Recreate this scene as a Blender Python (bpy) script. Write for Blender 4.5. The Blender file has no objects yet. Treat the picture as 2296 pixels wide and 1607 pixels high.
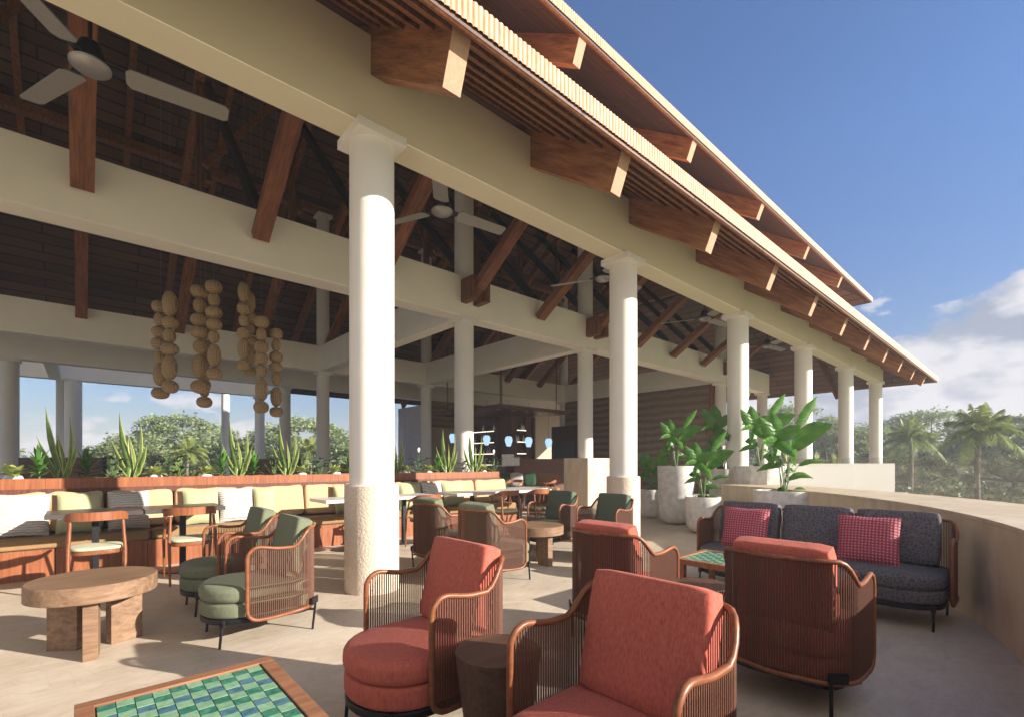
import bpy, bmesh, math, random
from mathutils import Vector, Matrix, noise
random.seed(7)
R = math.radians
C = bpy.context.scene.collection
SC = bpy.context.scene

# ------------------------------------------------------------------ camera
H = 1.25
AX = 48.0                                     # the long axis of the pavilion (+X) lies 48 deg right of the view
F_ = (math.cos(R(AX)), math.sin(R(AX)))       # view direction on the ground
cam_d = bpy.data.cameras.new('camera')
cam = bpy.data.objects.new('camera', cam_d)
C.objects.link(cam)
cam.location = (0, 0, H)
cam.rotation_euler = (R(90), 0, R(AX - 90))
cam_d.sensor_width = 36
cam_d.lens = 36 * 1075 / 2296
cam_d.shift_y = 233.5 / 2296
cam_d.clip_start = 0.05
cam_d.clip_end = 6000
SC.camera = cam

# ------------------------------------------------------------------ light
SUN_AZ = math.atan2(0.531, -0.847)            # clockwise from +Y
SUN_EL = R(20.3)
SC.view_settings.view_transform = 'Standard'
SC.view_settings.look = 'None'
SC.view_settings.gamma = 1
SC.view_settings.exposure = 1.4
sun_d = bpy.data.lights.new('sun', 'SUN')
sun_d.energy = 4.6
sun_d.angle = R(0.5)
sun_d.color = (1.0, 0.91, 0.79)
sun = bpy.data.objects.new('sun', sun_d)
C.objects.link(sun)
sd = Vector((0.531 * math.cos(SUN_EL), -0.847 * math.cos(SUN_EL), math.sin(SUN_EL)))
sun.rotation_euler = sd.to_track_quat('Z', 'Y').to_euler()
sun.location = (20, -30, 30)

SC.cycles.use_denoising = True
SC.cycles.max_bounces = 8
SC.cycles.diffuse_bounces = 6
SC.cycles.glossy_bounces = 3
SC.cycles.transmission_bounces = 4
SC.cycles.transparent_max_bounces = 12
SC.cycles.volume_bounces = 0
SC.cycles.caustics_reflective = False
SC.cycles.caustics_refractive = False
SC.cycles.sample_clamp_indirect = 6

world = bpy.data.worlds.new('World')
SC.world = world
world.use_nodes = True


def nd(nt, typ, **kw):
    n = nt.nodes.new(typ)
    for k, v in kw.items():
        if k.startswith('i_'):
            key = k[2:].replace('_', ' ')
            n.inputs[key].default_value = v
        else:
            setattr(n, k, v)
    return n


def mth(nt, op, a, b=None, c=None, clamp=False):
    n = nt.nodes.new('ShaderNodeMath')
    n.operation = op
    n.use_clamp = clamp
    for i, v in enumerate((a, b, c)):
        if v is None:
            continue
        if isinstance(v, (int, float)):
            n.inputs[i].default_value = v
        else:
            nt.links.new(v, n.inputs[i])
    return n.outputs[0]


def mixc(nt, fac, a, b, mode='MIX'):
    n = nt.nodes.new('ShaderNodeMix')
    n.data_type = 'RGBA'
    n.blend_type = mode
    for sock, v in ((n.inputs[0], fac), (n.inputs[6], a), (n.inputs[7], b)):
        if isinstance(v, (int, float)):
            sock.default_value = v
        elif isinstance(v, (tuple, list)):
            sock.default_value = (*v[:3], 1)
        else:
            nt.links.new(v, sock)
    return n.outputs[2]


def ramp(nt, src, stops):
    n = nt.nodes.new('ShaderNodeValToRGB')
    el = n.color_ramp.elements
    while len(el) < len(stops):
        el.new(0.5)
    for e, (p, c) in zip(el, stops):
        e.position = p
        e.color = (*c, 1) if isinstance(c, (tuple, list)) else (c, c, c, 1)
    nt.links.new(src, n.inputs[0])
    return n.outputs[0]


wt = world.node_tree
FX0 = (0.669, 0.743)
bg = wt.nodes['Background']
sky = nd(wt, 'ShaderNodeTexSky', sky_type='NISHITA')
sky.sun_disc = False
sky.sun_elevation = SUN_EL
sky.sun_rotation = SUN_AZ
sky.air_density = 1.0
sky.dust_density = 0.6
sky.ozone_density = 2.5
tc = nd(wt, 'ShaderNodeTexCoord')
sep = nd(wt, 'ShaderNodeSeparateXYZ')
wt.links.new(tc.outputs['Generated'], sep.inputs[0])
mp = nd(wt, 'ShaderNodeMapping')
mp.inputs['Scale'].default_value = (1, 1, 2.0)
mp.inputs['Location'].default_value = (3.1, 0.4, 0.12)
wt.links.new(tc.outputs['Generated'], mp.inputs[0])


def cloud_noise(vec, scale):
    n = nd(wt, 'ShaderNodeTexNoise', i_Scale=scale, i_Detail=9.0, i_Roughness=0.52)
    wt.links.new(vec, n.inputs['Vector'])
    return n.outputs['Fac']


n1 = cloud_noise(mp.outputs[0], 6.6)
mp2 = nd(wt, 'ShaderNodeMapping')
mp2.inputs['Location'].default_value = (0.03, -0.05, 0.05)
wt.links.new(mp.outputs[0], mp2.inputs[0])
n2 = cloud_noise(mp2.outputs[0], 6.6)
elev = sep.outputs['Z']
low = ramp(wt, elev, [(0.0, 0.085), (0.14, 0.045), (0.22, 0.0), (0.32, -0.0)])
hi = ramp(wt, elev, [(0.14, 0.0), (0.30, 0.22)])
dens = mth(wt, 'SUBTRACT', mth(wt, 'ADD', n1, low), hi)
for (cu, cv, wd, amt) in ((0.86, 0.14, 0.028, 0.19), (1.05, 0.20, 0.030, 0.14), (0.98, 0.06, 0.02, 0.06), (-0.85, 0.15, 0.10, -0.10), (0.55, 0.30, 0.05, -0.08)):
    cd = Vector((FX0[0] + FX0[1] * cu, FX0[1] - FX0[0] * cu, cv)).normalized()
    dp = nd(wt, 'ShaderNodeVectorMath', operation='DOT_PRODUCT')
    dp.inputs[1].default_value = cd
    wt.links.new(tc.outputs['Generated'], dp.inputs[0])
    blob = mth(wt, 'MULTIPLY', mth(wt, 'EXPONENT', mth(wt, 'DIVIDE', mth(wt, 'SUBTRACT', dp.outputs['Value'], 1.0), wd)), amt)
    dens = mth(wt, 'ADD', dens, blob)
mask = ramp(wt, dens, [(0.545, 0.0), (0.575, 0.55), (0.63, 0.95)])
lit = mth(wt, 'MULTIPLY_ADD', mth(wt, 'SUBTRACT', n1, n2), 6.0, 0.55, clamp=True)
ccol = mixc(wt, lit, (1.9, 2.15, 2.75), (4.3, 4.2, 4.4))
skyc = mixc(wt, 1.0, sky.outputs[0], ramp(wt, elev, [(0.0, (0.34, 0.345, 0.38)), (0.12, (0.44, 0.49, 0.60)), (0.5, (0.58, 0.73, 0.97))]), 'MULTIPLY')
fin = mixc(wt, mask, skyc, ccol)
# unseen bright cloud added to the sky behind the camera as fill light
fill_dot = nd(wt, 'ShaderNodeVectorMath', operation='DOT_PRODUCT')
fill_dot.inputs[1].default_value = Vector((-0.35, -0.90, 0.25)).normalized()
wt.links.new(tc.outputs['Generated'], fill_dot.inputs[0])
fill_glow = mth(wt, 'ADD', fill_dot.outputs['Value'], mth(wt, 'MULTIPLY', mth(wt, 'SUBTRACT', n1, 0.5), 0.9))
fill_mask = ramp(wt, fill_glow, [(0.35, 0.0), (0.62, 0.9)])
fin = mixc(wt, fill_mask, fin, (5.3, 4.95, 4.6))
wt.links.new(fin, bg.inputs[0])
bg.inputs[1].default_value = 0.075

# ------------------------------------------------------------------ materials
MATS = {}


def new_mat(name):
    m = bpy.data.materials.new(name)
    m.use_nodes = True
    nt = m.node_tree
    p = nt.nodes['Principled BSDF']
    MATS[name] = m
    return m, nt, p


def pos(nt, scale=(1, 1, 1), kind='Object', rot=(0, 0, 0), pre=None):
    t = nd(nt, 'ShaderNodeTexCoord')
    if pre:
        m0 = nd(nt, 'ShaderNodeMapping')
        m0.inputs['Rotation'].default_value = pre
        nt.links.new(t.outputs[kind], m0.inputs[0])
        m1 = nd(nt, 'ShaderNodeMapping')
        m1.inputs['Scale'].default_value = scale
        nt.links.new(m0.outputs[0], m1.inputs[0])
        return m1.outputs[0]
    mpn = nd(nt, 'ShaderNodeMapping')
    mpn.inputs['Scale'].default_value = scale
    mpn.inputs['Rotation'].default_value = rot
    nt.links.new(t.outputs[kind], mpn.inputs[0])
    return mpn.outputs[0]


def noise_(nt, vec, scale, detail=4.0, rough=0.55, dist=0.0):
    n = nd(nt, 'ShaderNodeTexNoise', i_Scale=scale, i_Detail=detail, i_Roughness=rough, i_Distortion=dist)
    nt.links.new(vec, n.inputs['Vector'])
    return n.outputs['Fac']


def bump(nt, p, h, strength=0.3, dist=0.01):
    b = nd(nt, 'ShaderNodeBump', i_Strength=strength, i_Distance=dist)
    nt.links.new(h, b.inputs['Height'])
    nt.links.new(b.outputs[0], p.inputs['Normal'])


def m_plain(name, col, rough=0.6, metal=0.0, var=0.12, scale=8.0, bmp=0.0, bscale=120.0, spec=0.5):
    m, nt, p = new_mat(name)
    v = pos(nt)
    f = noise_(nt, v, scale)
    dark = tuple(c * (1 - var) for c in col)
    lite = tuple(min(1, c * (1 + var)) for c in col)
    c = ramp(nt, f, [(0.3, dark), (0.7, lite)])
    nt.links.new(c, p.inputs['Base Color'])
    p.inputs['Roughness'].default_value = rough
    p.inputs['Metallic'].default_value = metal
    p.inputs['Specular IOR Level'].default_value = spec
    if bmp:
        bump(nt, p, noise_(nt, v, bscale, 3), bmp, 0.004)
    return m


def m_wood(name, dark, lite, axis='x', scale=3.0, rough=0.5, stretch=14.0, bmp=0.15, var=1.0, spec=0.35, pre=None):
    """grain runs along the given local axis"""
    m, nt, p = new_mat(name)
    s = [stretch, stretch, stretch]
    s['xyz'.index(axis)] = 1.0
    v = pos(nt, tuple(s), pre=pre)
    f = noise_(nt, v, scale, 6, 0.6, 0.6)
    v2 = pos(nt)
    g = noise_(nt, v2, 1.7, 3)
    s2 = [70, 70, 70]
    s2['xyz'.index(axis)] = 3.0
    fine = noise_(nt, pos(nt, tuple(s2), pre=pre), 2.0, 2)
    a = mth(nt, 'ADD', mth(nt, 'MULTIPLY', f, 0.75), mth(nt, 'MULTIPLY', fine, 0.25))
    c = ramp(nt, a, [(0.36, dark), (0.5, tuple((x + y) / 2 for x, y in zip(dark, lite))), (0.64, lite)])
    c = mixc(nt, mth(nt, 'MULTIPLY', g, 0.45 * var), c, tuple(x * 0.75 for x in dark))
    nt.links.new(c, p.inputs['Base Color'])
    p.inputs['Roughness'].default_value = rough
    p.inputs['Specular IOR Level'].default_value = spec
    bump(nt, p, a, bmp, 0.003)
    return m


def m_planks(name, dark, lite, along='x', row=0.21, width=1.7, rough=0.6, gap=0.012):
    """boards running along X (rows step in Y) or the other way round"""
    m, nt, p = new_mat(name)
    rot = (0, 0, 0) if along == 'x' else (0, 0, R(90))
    v = pos(nt, rot=rot)
    b = nd(nt, 'ShaderNodeTexBrick', i_Scale=1.0, i_Mortar_Size=gap, i_Brick_Width=width, i_Row_Height=row, i_Mortar_Smooth=0.2)
    b.inputs['Color1'].default_value = (0.3, 0.3, 0.3, 1)
    b.inputs['Color2'].default_value = (0.9, 0.9, 0.9, 1)
    b.inputs['Mortar'].default_value = (0, 0, 0, 1)
    b.offset = 0.37
    nt.links.new(v, b.inputs['Vector'])
    v2 = pos(nt, (1.5, 26, 26) if along == 'x' else (26, 1.5, 26))
    g = noise_(nt, v2, 2.0, 4, 0.6, 0.4)
    sp = nd(nt, 'ShaderNodeSeparateColor')
    nt.links.new(b.outputs[0], sp.inputs[0])
    f = mth(nt, 'ADD', mth(nt, 'MULTIPLY', sp.outputs[0], 0.5), mth(nt, 'MULTIPLY', g, 0.5))
    c = ramp(nt, f, [(0.3, dark), (0.8, lite)])
    c = mixc(nt, b.outputs['Fac'], c, tuple(x * 0.15 for x in dark))
    nt.links.new(c, p.inputs['Base Color'])
    p.inputs['Roughness'].default_value = rough
    bump(nt, p, mth(nt, 'SUBTRACT', 1.0, b.outputs['Fac']), 0.6, 0.012)
    return m


def m_fabric(name, col, col2=None, scale=260.0, rough=0.95, bmp=0.5, kind='weave', var=0.18):
    m, nt, p = new_mat(name)
    v = pos(nt)
    col2 = col2 or tuple(c * 0.72 for c in col)
    h = noise_(nt, v, scale * (2.4 if kind == 'weave' else 1.0), 2)
    n = noise_(nt, v, 55.0, 3)
    streak = noise_(nt, pos(nt, (50, 50, 4)), 4.0, 3)
    f = mth(nt, 'ADD', mth(nt, 'ADD', mth(nt, 'MULTIPLY', h, 0.25), mth(nt, 'MULTIPLY', n, 0.25)), mth(nt, 'MULTIPLY', streak, 0.5))
    c = ramp(nt, f, [(0.30, col2), (0.60, col)])
    nt.links.new(c, p.inputs['Base Color'])
    p.inputs['Roughness'].default_value = rough
    p.inputs['Specular IOR Level'].default_value = 0.15
    p.inputs['Sheen Weight'].default_value = 0.06
    big = noise_(nt, v, 9.0, 2)
    bump(nt, p, mth(nt, 'ADD', mth(nt, 'MULTIPLY', h, 0.35), mth(nt, 'MULTIPLY', big, 1.4)), bmp, 0.006)
    return m


# plaster, stone
m_plain('plaster', (0.80, 0.765, 0.72), 0.75, var=0.03, scale=2.5, bmp=0.25, bscale=160)
m_plain('eave_beam_bounce', (0.74, 0.665, 0.50), 0.8, var=0.03, scale=1.2, bmp=0.15, bscale=90)  # outer beam plaster with the olive ground bounce put into its colour
m_plain('beam_plaster', (0.89, 0.845, 0.765), 0.8, var=0.04, scale=1.2, bmp=0.15, bscale=90)
m, nt, p = new_mat('rough_stone')
v = pos(nt)
f = noise_(nt, v, 46.0, 4, 0.6)
c = ramp(nt, f, [(0.35, (0.60, 0.49, 0.38)), (0.6, (0.70, 0.61, 0.51))])
nt.links.new(c, p.inputs['Base Color'])
p.inputs['Roughness'].default_value = 0.85
bump(nt, p, f, 0.7, 0.012)

m, nt, p = new_mat('limestone_floor')
v = pos(nt)
big = noise_(nt, v, 0.9, 6, 0.62, 1.2)
fine = noise_(nt, pos(nt, (1, 3.2, 1), rot=(0, 0, R(24))), 3.2, 8, 0.68, 1.6)
f = mth(nt, 'ADD', mth(nt, 'MULTIPLY', big, 0.5), mth(nt, 'MULTIPLY', fine, 0.5))
c = ramp(nt, f, [(0.33, (0.43, 0.355, 0.27)), (0.50, (0.54, 0.46, 0.365)), (0.66, (0.62, 0.55, 0.455))])
vein = noise_(nt, v, 2.1, 5, 0.6, 2.5)
vm = ramp(nt, mth(nt, 'ABSOLUTE', mth(nt, 'SUBTRACT', vein, 0.5)), [(0.0, 0.5), (0.022, 0.0)])
c = mixc(nt, mth(nt, 'MULTIPLY', vm, 0.45), c, (0.30, 0.23, 0.16))
nt.links.new(c, p.inputs['Base Color'])
rr = ramp(nt, fine, [(0.3, 0.42), (0.7, 0.62)])
nt.links.new(rr, p.inputs['Roughness'])
p.inputs['Specular IOR Level'].default_value = 0.35
bump(nt, p, fine, 0.12, 0.01)

m, nt, p = new_mat('parapet_stone')
v = pos(nt)
f = noise_(nt, pos(nt, (1, 1, 0.35)), 2.4, 8, 0.65, 1.5)
c = ramp(nt, f, [(0.30, (0.50, 0.385, 0.26)), (0.5, (0.60, 0.49, 0.355)), (0.70, (0.68, 0.58, 0.45))])
vein = noise_(nt, v, 1.3, 6, 0.6, 2.0)
vm = ramp(nt, mth(nt, 'ABSOLUTE', mth(nt, 'SUBTRACT', vein, 0.47)), [(0.0, 0.6), (0.006, 0.0)])
c = mixc(nt, mth(nt, 'MULTIPLY', vm, 0.3), c, (0.26, 0.17, 0.09))
nt.links.new(c, p.inputs['Base Color'])
p.inputs['Roughness'].default_value = 0.55
bump(nt, p, f, 0.15, 0.01)

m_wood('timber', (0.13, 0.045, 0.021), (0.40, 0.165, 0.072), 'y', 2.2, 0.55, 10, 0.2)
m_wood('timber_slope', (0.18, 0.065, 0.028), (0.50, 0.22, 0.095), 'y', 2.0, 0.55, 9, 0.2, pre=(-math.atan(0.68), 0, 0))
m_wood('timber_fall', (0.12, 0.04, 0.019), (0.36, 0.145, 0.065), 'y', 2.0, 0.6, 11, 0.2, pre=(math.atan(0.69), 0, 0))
m_plain('sunlit_end_grain', (0.42, 0.255, 0.165), 0.8, var=0.12, scale=30)  # cut rafter ends, made paler to carry the sun falling on them
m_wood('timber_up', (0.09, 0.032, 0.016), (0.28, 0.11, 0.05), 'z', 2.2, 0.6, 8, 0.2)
m_wood('red_wood', (0.19, 0.055, 0.022), (0.36, 0.13, 0.055), 'z', 2.6, 0.45, 16, 0.12, 0.5)
m_wood('rail_wood', (0.15, 0.045, 0.018), (0.29, 0.105, 0.04), 'x', 6.0, 0.42, 6, 0.08, 0.5, 0.4)
m_wood('table_wood', (0.15, 0.085, 0.052), (0.31, 0.195, 0.12), 'x', 2.8, 0.5, 12, 0.15, 0.6)
m_wood('frame_wood', (0.20, 0.085, 0.045), (0.36, 0.17, 0.09), 'x', 3.2, 0.5, 12, 0.12, 0.5)
m_wood('drum_wood', (0.055, 0.028, 0.018), (0.145, 0.075, 0.045), 'x', 2.5, 0.5, 9, 0.25, 0.6)
m_wood('bar_wood', (0.065, 0.022, 0.015), (0.16, 0.056, 0.036), 'z', 3.0, 0.5, 12, 0.1, 0.5)
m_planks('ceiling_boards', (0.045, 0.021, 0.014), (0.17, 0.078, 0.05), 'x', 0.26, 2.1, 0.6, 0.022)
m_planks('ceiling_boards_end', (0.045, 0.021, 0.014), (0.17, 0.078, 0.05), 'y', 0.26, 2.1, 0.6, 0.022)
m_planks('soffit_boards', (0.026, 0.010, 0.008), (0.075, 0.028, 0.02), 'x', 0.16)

m, nt, p = new_mat('roof_tile')
v = pos(nt)
w = nd(nt, 'ShaderNodeTexWave', i_Scale=6.2832 / 1.0, i_Distortion=0.0, wave_type='BANDS', bands_direction='X')
w.inputs['Phase Offset'].default_value = math.pi / 2
nt.links.new(v, w.inputs[0])
n = noise_(nt, pos(nt, (9, 9, 2)), 3.0, 4)
c = ramp(nt, n, [(0.25, (0.50, 0.25, 0.14)), (0.5, (0.66, 0.385, 0.26)), (0.75, (0.74, 0.48, 0.35))])
seam = ramp(nt, w.outputs['Fac'], [(0.05, 1.0), (0.28, 0.0)])
c = mixc(nt, mth(nt, 'MULTIPLY', seam, 0.75), c, (0.28, 0.09, 0.03))
nt.links.new(c, p.inputs['Base Color'])
p.inputs['Roughness'].default_value = 0.7

m_plain('black_metal', (0.022, 0.022, 0.026), 0.42, 0.6, 0.1)
m_plain('brushed_metal', (0.40, 0.39, 0.385), 0.38, 0.85, 0.12, 60, 0.3, 300)
m_plain('fan_blade', (0.34, 0.325, 0.31), 0.5, 0.35, 0.22, 140, 0.2, 300)
m_plain('cord', (0.115, 0.042, 0.022), 0.6, 0.0, 0.4, 160)
m_plain('dark_top', (0.060, 0.052, 0.050), 0.36, 0.0, 0.2, 5)
m_plain('pale_top', (0.56, 0.55, 0.54), 0.35, 0.0, 0.08, 5)
m_plain('black_stone', (0.03, 0.028, 0.03), 0.4)
m_plain('concrete_pot', (0.60, 0.58, 0.56), 0.85, 0.0, 0.18, 9.0, 0.5, 45)
m_plain('soil', (0.045, 0.028, 0.018), 0.95, var=0.5, scale=60, bmp=0.9, bscale=60)
m_plain('white_pot', (0.75, 0.74, 0.72), 0.35)
m_plain('cream_wall', (0.46, 0.38, 0.28), 0.8, var=0.03)
m_plain('rope', (0.30, 0.27, 0.22), 0.8)
m_plain('bark', (0.16, 0.13, 0.10), 0.9, var=0.4, scale=6, bmp=0.6, bscale=20)
m_plain('curtain_cloth', (0.78, 0.76, 0.80), 0.9, var=0.1)
m_plain('bottle_glass', (0.10, 0.11, 0.10), 0.15, var=0.6, scale=4)
m_plain('screen', (0.025, 0.035, 0.04), 0.2)
m_plain('grass_ground', (0.045, 0.075, 0.025), 0.95, var=0.5, scale=0.3)
m_plain('bounce_pale', (0.56, 0.55, 0.34), 0.95, var=0.12, scale=0.5)  # pale olive tone of the added ground that reflects sun upwards
m_plain('planter_white', (0.27, 0.255, 0.235), 0.7, var=0.03)

m_fabric('coral', (0.54, 0.145, 0.100), (0.32, 0.062, 0.046))
m_fabric('olive', (0.185, 0.205, 0.135), (0.11, 0.125, 0.08), 320, kind='boucle', bmp=0.8)
m_fabric('deep_green', (0.115, 0.145, 0.105), (0.07, 0.09, 0.065), 320, kind='boucle', bmp=0.6)
m_fabric('cream', (0.56, 0.385, 0.235), (0.47, 0.31, 0.18), 200)
m_fabric('pale_green', (0.42, 0.42, 0.255), (0.345, 0.35, 0.205), 200)
m_fabric('tan', (0.30, 0.19, 0.095), (0.23, 0.14, 0.07), 260)
m_fabric('sage_seat', (0.52, 0.53, 0.36), (0.42, 0.43, 0.29), 260)
m_fabric('bottle_green', (0.035, 0.085, 0.045), None, 260)

m, nt, p = new_mat('ripple_white')                      # white cloth with fine grey wavy lines
v = pos(nt)
w = nd(nt, 'ShaderNodeTexWave', i_Scale=11.0, i_Distortion=4.0, i_Detail=2.0, i_Detail_Scale=1.2, wave_type='BANDS', bands_direction='Z')
nt.links.new(v, w.inputs[0])
c = ramp(nt, w.outputs['Fac'], [(0.05, (0.34, 0.31, 0.30)), (0.3, (0.60, 0.565, 0.535))])
nt.links.new(c, p.inputs['Base Color'])
p.inputs['Roughness'].default_value = 0.95
bump(nt, p, w.outputs['Fac'], 0.7, 0.01)

m, nt, p = new_mat('trellis_grey')                      # slate cloth with a light interlocking pattern
v = pos(nt)
vo = nd(nt, 'ShaderNodeTexVoronoi', i_Scale=36.0, feature='DISTANCE_TO_EDGE', i_Randomness=0.9)
nt.links.new(v, vo.inputs['Vector'])
vo2 = nd(nt, 'ShaderNodeTexVoronoi', i_Scale=60.0, feature='DISTANCE_TO_EDGE', i_Randomness=0.6)
nt.links.new(v, vo2.inputs['Vector'])
a = ramp(nt, vo.outputs['Distance'], [(0.07, 1.0), (0.13, 0.0)])
b = ramp(nt, vo2.outputs['Distance'], [(0.05, 0.55), (0.1, 0.0)])
f = mth(nt, 'MAXIMUM', a, b)
c = mixc(nt, f, (0.060, 0.060, 0.076), (0.135, 0.128, 0.138))
nt.links.new(c, p.inputs['Base Color'])
p.inputs['Roughness'].default_value = 0.9
bump(nt, p, f, 0.4, 0.003)

m, nt, p = new_mat('magenta_weave')
v = pos(nt, (0.0, 1, 1))
vo = nd(nt, 'ShaderNodeTexVoronoi', i_Scale=42.0, feature='F1', i_Randomness=0.1)
nt.links.new(v, vo.inputs['Vector'])
f = ramp(nt, vo.outputs['Distance'], [(0.20, 1.0), (0.36, 0.0)])
c = mixc(nt, f, (0.36, 0.028, 0.065), (0.50, 0.26, 0.28))
nt.links.new(c, p.inputs['Base Color'])
p.inputs['Roughness'].default_value = 0.7
bump(nt, p, vo.outputs['Distance'], 0.8, 0.008)

m, nt, p = new_mat('rattan')                            # herringbone weave
v = pos(nt)
w = nd(nt, 'ShaderNodeTexWave', i_Scale=11.0, i_Distortion=2.5, wave_type='BANDS', bands_direction='Z')
nt.links.new(v, w.inputs[0])
w2 = nd(nt, 'ShaderNodeTexWave', i_Scale=9.0, wave_type='BANDS', bands_direction='X')
nt.links.new(v, w2.inputs[0])
f = mth(nt, 'ADD', mth(nt, 'MULTIPLY', w.outputs['Fac'], 0.6), mth(nt, 'MULTIPLY', w2.outputs['Fac'], 0.4))
c = ramp(nt, f, [(0.2, (0.24, 0.135, 0.065)), (0.5, (0.58, 0.40, 0.22))])
nt.links.new(c, p.inputs['Base Color'])
p.inputs['Roughness'].default_value = 0.8
bump(nt, p, f, 0.9, 0.01)

m, nt, p = new_mat('cast_blocks')                       # coursed rough stone wall
v = pos(nt)
w = nd(nt, 'ShaderNodeTexWave', i_Scale=1.0, i_Distortion=1.6, i_Detail=3.0, i_Detail_Scale=1.5, wave_type='BANDS', bands_direction='Z')
nt.links.new(v, w.inputs[0])
g = noise_(nt, v, 14, 5, 0.65)
f = mth(nt, 'ADD', mth(nt, 'MULTIPLY', w.outputs['Fac'], 0.28), mth(nt, 'MULTIPLY', g, 0.72))
c = ramp(nt, f, [(0.2, (0.13, 0.09, 0.065)), (0.7, (0.33, 0.24, 0.175))])
nt.links.new(c, p.inputs['Base Color'])
p.inputs['Roughness'].default_value = 0.9
bump(nt, p, f, 1.0, 0.06)


def m_leaf(name, dark, lite, scale=5.0, trans=0.35, rough=0.45, edge=None):
    m, nt, p = new_mat(name)
    v = pos(nt)
    f = noise_(nt, v, scale, 3)
    c = ramp(nt, f, [(0.3, dark), (0.7, lite)])
    nt.links.new(c, p.inputs['Base Color'])
    p.inputs['Roughness'].default_value = rough
    tr = nd(nt, 'ShaderNodeBsdfTranslucent')
    nt.links.new(c if True else None, tr.inputs[0])
    mx = nd(nt, 'ShaderNodeMixShader', i_Fac=trans)
    nt.links.new(p.outputs[0], mx.inputs[1])
    nt.links.new(tr.outputs[0], mx.inputs[2])
    nt.links.new(mx.outputs[0], nt.nodes['Material Output'].inputs[0])
    return m


m_leaf('big_leaf', (0.045, 0.16, 0.018), (0.115, 0.30, 0.04), 7, 0.42, 0.38)
nt = MATS['big_leaf'].node_tree
wv = nd(nt, 'ShaderNodeTexWave', i_Scale=9.0, i_Distortion=2.2, i_Detail=1.0, wave_type='BANDS', bands_direction='DIAGONAL')
nt.links.new(pos(nt), wv.inputs[0])
bump(nt, nt.nodes['Principled BSDF'], wv.outputs['Fac'], 0.35, 0.01)
m_leaf('stem_green', (0.10, 0.18, 0.05), (0.20, 0.28, 0.10), 8, 0.2)
m_leaf('sword_leaf', (0.09, 0.19, 0.045), (0.18, 0.30, 0.08), 20, 0.25)
m_leaf('sword_edge', (0.42, 0.45, 0.12), (0.52, 0.53, 0.18), 8, 0.25)
m_leaf('bright_leaf', (0.07, 0.20, 0.035), (0.13, 0.30, 0.06), 12, 0.35)
m_leaf('lime_leaf', (0.28, 0.36, 0.09), (0.44, 0.48, 0.16), 12, 0.3)
m_leaf('dark_leaf', (0.015, 0.06, 0.018), (0.03, 0.10, 0.03), 8, 0.2)
m_leaf('tree_leaf', (0.19, 0.26, 0.11), (0.38, 0.45, 0.22), 0.6, 0.3, 0.6)
m_leaf('tree_leaf_deep', (0.14, 0.19, 0.075), (0.28, 0.33, 0.15), 0.6, 0.3, 0.6)
m_leaf('thicket_leaf', (0.05, 0.085, 0.03), (0.17, 0.22, 0.085), 0.5, 0.3, 0.6)
m_leaf('palm_leaf', (0.15, 0.215, 0.05), (0.37, 0.42, 0.13), 1.3, 0.3, 0.5)

m, nt, p = new_mat('lamp_glass')
p.inputs['Base Color'].default_value = (0.35, 0.52, 0.72, 1)
p.inputs['Emission Color'].default_value = (0.40, 0.62, 0.95, 1)
p.inputs['Emission Strength'].default_value = 0.45
m, nt, p = new_mat('lit_strip')
p.inputs['Base Color'].default_value = (0.9, 0.8, 0.65, 1)
p.inputs['Emission Color'].default_value = (1.0, 0.85, 0.65, 1)
p.inputs['Emission Strength'].default_value = 0.9

m, nt, p = new_mat('rail_glass')                        # slightly milky balustrade glass
out = nt.nodes['Material Output']
tr = nd(nt, 'ShaderNodeBsdfTransparent')
tr.inputs[0].default_value = (0.97, 0.98, 0.975, 1)
df = nd(nt, 'ShaderNodeBsdfDiffuse')
df.inputs[0].default_value = (0.60, 0.54, 0.46, 1)
gl = nd(nt, 'ShaderNodeBsdfGlossy', i_Roughness=0.02)
fr = nd(nt, 'ShaderNodeFresnel', i_IOR=1.45)
m1 = nd(nt, 'ShaderNodeMixShader', i_Fac=0.08)
nt.links.new(tr.outputs[0], m1.inputs[1])
nt.links.new(df.outputs[0], m1.inputs[2])
m2 = nd(nt, 'ShaderNodeMixShader')
nt.links.new(mth(nt, 'MULTIPLY', fr.outputs[0], 0.05), m2.inputs[0])
nt.links.new(m1.outputs[0], m2.inputs[1])
nt.links.new(gl.outputs[0], m2.inputs[2])
nt.links.new(m2.outputs[0], out.inputs[0])

for nm, a, b in (('tile_light', (0.17, 0.32, 0.19), (0.27, 0.44, 0.29)),
                 ('tile_green', (0.030, 0.13, 0.095), (0.075, 0.26, 0.17)),
                 ('tile_blue', (0.045, 0.12, 0.16), (0.11, 0.23, 0.27))):
    m, nt, p = new_mat(nm)
    f = noise_(nt, pos(nt), 26.0, 3, 0.6, 1.0)
    c = ramp(nt, f, [(0.35, a), (0.68, b)])
    nt.links.new(c, p.inputs['Base Color'])
    p.inputs['Roughness'].default_value = 0.22

M = MATS


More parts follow.
